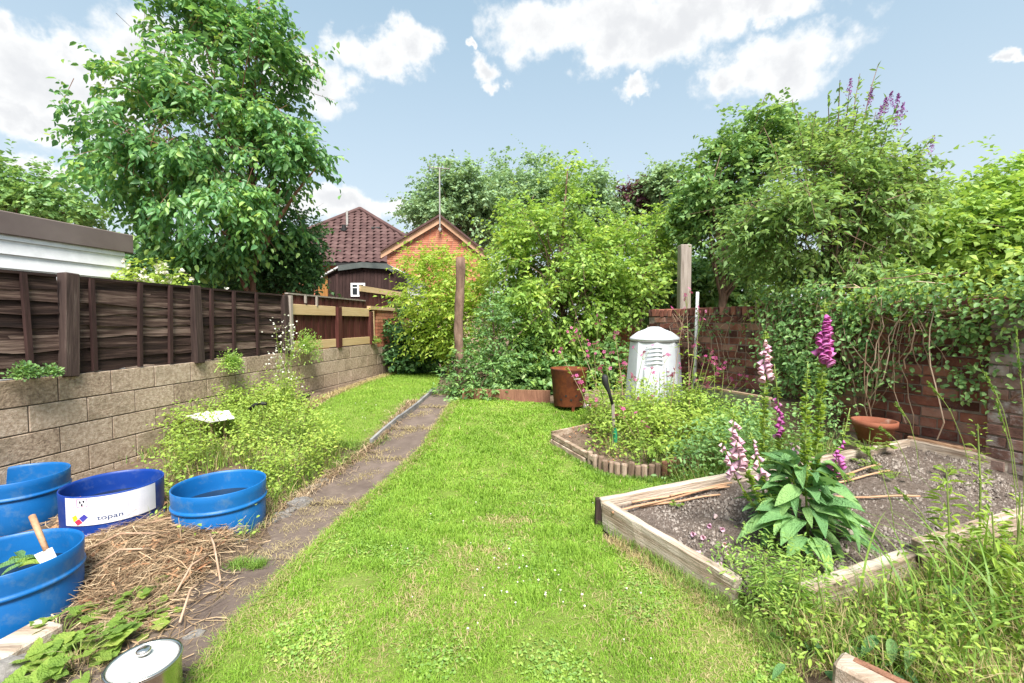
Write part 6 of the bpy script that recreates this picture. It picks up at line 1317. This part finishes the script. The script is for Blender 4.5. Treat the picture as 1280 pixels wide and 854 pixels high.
# ================================================================== FLOWER BED
def stem_flower(label, u, v, tops, seed, mk='deeppink', group='tall pink campions in the log edged bed'):
    rg = np.random.default_rng(seed); b = gnd(u, v); b.z += .05; th = thing('pink_campion', label, 'flower', tuple(b), 0, group); L0 = np.array(b); LV = []
    for (tu, tv) in tops:
        e = at(tu, tv, b.y + rg.uniform(-.15, .15)); md = b.lerp(e, .5) + Vector((rg.normal() * .03, rg.normal() * .03, 0)); q = MB(); q.tube([b, md, e], [.005, .004, .0018], 5, False); q.build('stem', 'drystem' if rg.random() < .3 else 'stem', th)
        n = 12; t = np.repeat(rg.uniform(.15, .85, n // 2), 2); Pm = np.array([b.lerp(e, x) for x in t]); LV.append(leaves(Pm, rg.normal(size=(n, 3)) * np.array([1, 1, .2]), np.array([0, 0, 1.]) + rg.normal(size=(n, 3)) * .3, .07 * rg.uniform(.5, 1.2, n), .026))
        nf = rg.integers(3, 7)
        for j in range(nf):
            p = e + Vector(rg.normal(size=3)) * .045 * (1 if j else 0); 
            if j: q = MB(); q.tube([b.lerp(e, .9), p], .0014, 4, False); q.build('pedicel', 'stem', th)
            link('flower', leafmesh(campm, mk), None, th, p - b, (rg.uniform(.4, 1.5), rg.uniform(-.6, .6), rg.uniform(0, 6)), (rg.uniform(.8, 1.25),) * 3)
    V, F = cat_mesh(LV); stuff(link('leaves', np_mesh('leaves', V - L0, F), 'L_lime', th))
    return th
cm_ = MB()
for k in range(5):
    a = 2 * math.pi * k / 5; c_, s_ = math.cos(a), math.sin(a); f = lambda r_, w_, z: (r_ * c_ - w_ * s_, r_ * s_ + w_ * c_, z); cm_.add([f(.002, 0, 0), f(.012, -.007, .004), f(.021, -.005, .001), f(.021, .005, .001), f(.012, .007, .004)], [(0, 1, 2, 3, 4)])
campm = cm_.mesh('flower')
stem_flower('tall pink campion in front of the incinerator bin', 762, 540, [(735, 445), (727, 478), (745, 405), (720, 415), (755, 440), (780, 455)], 1)
stem_flower('pink campion beside the wooden stake', 780, 545, [(752, 465), (775, 478), (768, 415), (790, 470), (745, 500)], 2)
stem_flower('pink campion with flowers across the compost bin front', 800, 545, [(805, 440), (815, 460), (795, 475), (820, 480), (808, 500)], 3)
stem_flower('campion at the right side of the compost bin', 835, 540, [(830, 445), (840, 470), (825, 515), (850, 460), (856, 385)], 4)
stem_flower('tallest pink campion by the white pole', 862, 535, [(868, 432), (882, 445), (890, 440), (862, 480), (875, 400), (858, 370), (900, 462)], 5)
stem_flower('pink campion against the brick wall end', 880, 530, [(905, 460), (915, 475), (893, 455), (885, 480), (930, 470), (935, 478)], 6)
stem_flower('short pink campion low among the broad leaves', 800, 565, [(792, 520), (808, 530), (780, 522), (815, 545)], 7)
stem_flower('thin campion leaning over the incinerator bin', 745, 535, [(722, 470), (742, 430), (700, 440), (716, 425), (733, 500)], 8)
fpoly = [tuple(p)[:2] for p in (gnd(745, 570), gnd(790, 590), gnd(845, 588), gnd(896, 578))] + [(2.2, 5.6), (1.9, 5.9), (1.3, 5.9), (.95, 5.7)]
weed_patch('flower_bed_growth', 'mixed green stems and leaves filling the log edged bed', fpoly, 6, 2200, 6000, (.10, .34), 'L_lime', .045, .024, hl=.36, dry=.12)
weed_patch('reddish_bed_growth', 'reddish seedlings and dry bits at the front of the log edged bed', polypx([(705, 555), (740, 578), (790, 590), (800, 560), (740, 545)]), 7, 500, 500, (.05, .15), 'dryleaf', .03, .012, hl=.14, dry=.5)
for i, (u, v, n, lab) in enumerate(((815, 580, 14, 'broad-leaved yellow-green plant at the log edging'), (850, 578, 20, 'broad-leaved plant spilling over the reddish logs'), (885, 572, 18, 'broad-leaved clump at the right end of the log edging'), (870, 555, 20, 'dense broad-leaved plant in the back of the log edged bed'), (830, 560, 16, 'broad-leaved plant behind the yellow-green one at the log edging'), (905, 560, 12, 'broad-leaved sprawl beyond the end of the log edging'))):
    p = gnd(u, v); p.z += .06; leafy_plant('broad_leaf_plant', lab, p, n, .16, .20, .12, 'L_limeo', 180 + i, oval, 'broad-leaved plants in the log edged bed', 'plant')
weed_patch('bin_side_growth', 'green weeds between the compost bin and wall foot board', [(2.05, 5.9), (2.25, 5.2), (2.65, 4.7), (2.5, 4.2), (2.05, 4.7), (2.0, 5.4)], 8, 1500, 2600, (.08, .28), 'L_bright', .04, .022, hl=.28, dry=.2)
weed_patch('pot_side_growth', 'leafy weeds behind the foxglove by the creeper foot', [(2.4, 4.3), (2.9, 3.95), (2.4, 3.55), (1.4, 3.65), (1.4, 4.0)], 9, 1800, 3600, (.12, .42), 'L_mid', .042, .022, hl=.42, dry=.15)

# ================================================================== RIGHT FOREGROUND WEEDS
def rz(xy): return gz(xy[:, 0], xy[:, 1])
rf_poly = polypx([(925, 760), (985, 772), (1045, 772), (1160, 740), (1300, 700), (1420, 700), (1420, 900), (1150, 905), (1040, 850), (985, 805)])
weed_patch('tall_weeds', 'tall tangled grass and weeds in front of the raised bed', rf_poly, 10, 8000, 2300, (.06, .26), 'L_lime', .034, .013, hl=.19, dry=.42)
grass_obj('weed_litter', 'dead grass thatch under the tall weeds by raised bed', rf_poly, 7000, (.03, .12), .005, 'drygrass', 191, 3, (.8, 2.2))
weed_patch('bed_corner_weeds', 'feathery green weeds over the broken corner of the raised bed', polypx([(905, 735), (930, 715), (1000, 720), (1040, 745), (990, 790), (940, 775)]), 11, 900, 2000, (.06, .2), 'L_bright', .034, .010, hl=.20, dry=.1)
# long arching grass blades
rg = np.random.default_rng(195); xy = scatter(polypx([(1060, 775), (1290, 710), (1300, 850), (1130, 850)]), 100, rg); P = on_ground(xy); n = len(P)
P = P[clear_of_drums(P, 0)]; n = len(P); V, F = blades(P, rg.uniform(.35, .70, n), rg.uniform(.007, .013, n), rg.uniform(.4, 1.1, n), rg, 8); tag(stuff(link('arching_grass', np_mesh('arching_grass', V, F), 'tallgrass')), 'long arching grass blades rising from the near weeds', 'grass')
# seeding grass heads, each one a stem with a head
for i, (u0, v0, u1, v1, Y, lab) in enumerate(((1215, 560, 1160, 478, 3.0, 'arched seeding grass head before the brick pillar'), (1150, 560, 1120, 505, 3.1, 'seeding grass head above the back corner of the bed'), (1140, 575, 1100, 535, 3.0, 'low seeding grass head leaning over the bed corner'), (1275, 560, 1230, 465, 2.6, 'pale grass head touching the brick pillar face'), (1280, 530, 1245, 500, 2.4, 'grass head low on the brick pillar'), (1278, 640, 1270, 410, 2.3, 'upright grass stalk at the pillar edge'), (1120, 640, 1080, 560, 2.5, 'slender grass head leaning over the canes'), (1180, 700, 1120, 610, 2.3, 'grass stalk rising over the middle of the front timber'))):
    b = at(u0, v0, Y); b.z = min(b.z, bedz(u0, v0).z if Y > 2.45 else g(b.x, b.y)); e = at(u1, v1, Y); th = thing('seeding_grass', lab, 'grass', tuple(b), 0, 'seeding grass stalks'); md = b.lerp(e, .6) + Vector((.03, 0, .05)); q = MB(); q.tube([b, b.lerp(md, .5) + Vector((.01, 0, .01)), md, md.lerp(e, .5) + Vector((0, 0, .012)), e], .0022, 5, False); q.build('stalk', 'stem', th)
    n = 60; t = rg.uniform(.0, 1, n); A_, E_ = np.array(md.lerp(e, .35)), np.array(e); P = A_ + (E_ - A_) * t[:, None] + rg.normal(size=(n, 3)) * .003; V, F = leaves(P, (E_ - A_) * 1.5 + rg.normal(size=(n, 3)) * .06, rg.normal(size=(n, 3)), .018, .007); link('seed_head', np_mesh('seed_head', V - np.array(b), F), 'tallgrass', th)
# upright leafy weeds
def upright_weed(label, u, v, tv, Y, seed, mk='L_lime', lean=0, L_=.07, W_=.02, nlv=80, topd=.5):
    nlv = int(nlv * .6); topd = .75; W_ = W_ * .6; L_ = L_ * .8
    rg = np.random.default_rng(seed); b = at(u, v, Y); b.z = g(b.x, b.y); e = at(u + lean, tv, Y); th = thing('upright_weed', label, 'weed', tuple(b), 0, 'upright leafy weeds by the raised bed'); q = MB(); q.tube([b, b.lerp(e, .5) + Vector((.01, 0, 0)), e], [.006, .005, .003], 6); q.build('stem', 'stem', th)
    t = rg.random(nlv) ** topd; a = rg.uniform(0, 6.28, nlv); A_, E_ = np.array(b), np.array(e); P = A_ + (E_ - A_) * t[:, None]; D = np.stack([np.cos(a), np.sin(a), .25 + .7 * t ** 3], 1); D = D + rg.normal(size=D.shape) * .35; P = P + D * .02
    V, F = leaves(P, D, np.array([0, 0, 1.]) + rg.normal(size=(nlv, 3)) * .4, L_ * (1.25 - .75 * t) * rg.uniform(.5, 1.3, nlv), W_ * (1.1 - .4 * t), .1, .5); stuff(link('leaves', np_mesh('leaves', V - A_, F), mk, th))
upright_weed('feathery upright weed with a bright crown over the bed soil', 1183, 780, 590, 2.25, 1, L_=.09, W_=.024, nlv=150)
upright_weed('tall flowering weed spire beside the pillar and bed', 1222, 740, 530, 2.5, 2, L_=.05, W_=.018, nlv=160, topd=.4)
upright_weed('leafy weed right of the feathery one near the front timber', 1240, 800, 640, 2.1, 3, L_=.10, W_=.03, nlv=110)
upright_weed('weed with narrow leaves left of the foxglove corner', 955, 790, 690, 2.15, 4, 'L_bright', L_=.07, W_=.012, nlv=150)
upright_weed('narrow-leaved weed sprawling over the broken bed corner', 990, 800, 700, 2.1, 5, 'L_bright', 12, L_=.07, W_=.012, nlv=150)
upright_weed('short feathery weed in front of the bed front timber', 1030, 810, 725, 2.05, 6, 'L_bright', -8, L_=.06, W_=.012, nlv=120)
upright_weed('weed by the near end of the front timber', 1265, 760, 615, 2.2, 7, 'L_lime', 10, L_=.08, W_=.022, nlv=120)
for i, (u, v, n, lab) in enumerate(((1110, 835, 9, 'round-leaved weed beside the split timber end'), (1150, 850, 7, 'low round-leaved weed in the near weeds behind split timber'), (1190, 760, 12, 'jagged grey-green thistle leaves in the tall weeds'), (1235, 720, 12, 'broad thistle rosette under the front timber gap'), (1000, 840, 6, 'small flat plantain at the lawn edge by split timber'))):
    leafy_plant('round_leaf_weed', lab, gnd(u, v), n, .11, .14, .085, 'L_fox', 210 + i, lobed if i in (2, 3) else oval, 'broad-leaved weeds in the tall grass')

rg = np.random.default_rng(400); n = 46; q = at(190, 345, 6.1); P = np.array(q) + rg.normal(size=(n, 3)) * np.array([.22, .10, .10]); VV = []
for j in range(5): VV.append(leaves(P, rg.normal(size=(n, 3)), rg.normal(size=(n, 3)), .045, .04))
rs_ = bpy.data.objects['climbing_rose']; V, F = cat_mesh(VV); stuff(link('blossom', np_mesh('blossom', V - np.array(rs_.location), F), 'whitepetal', rs_))
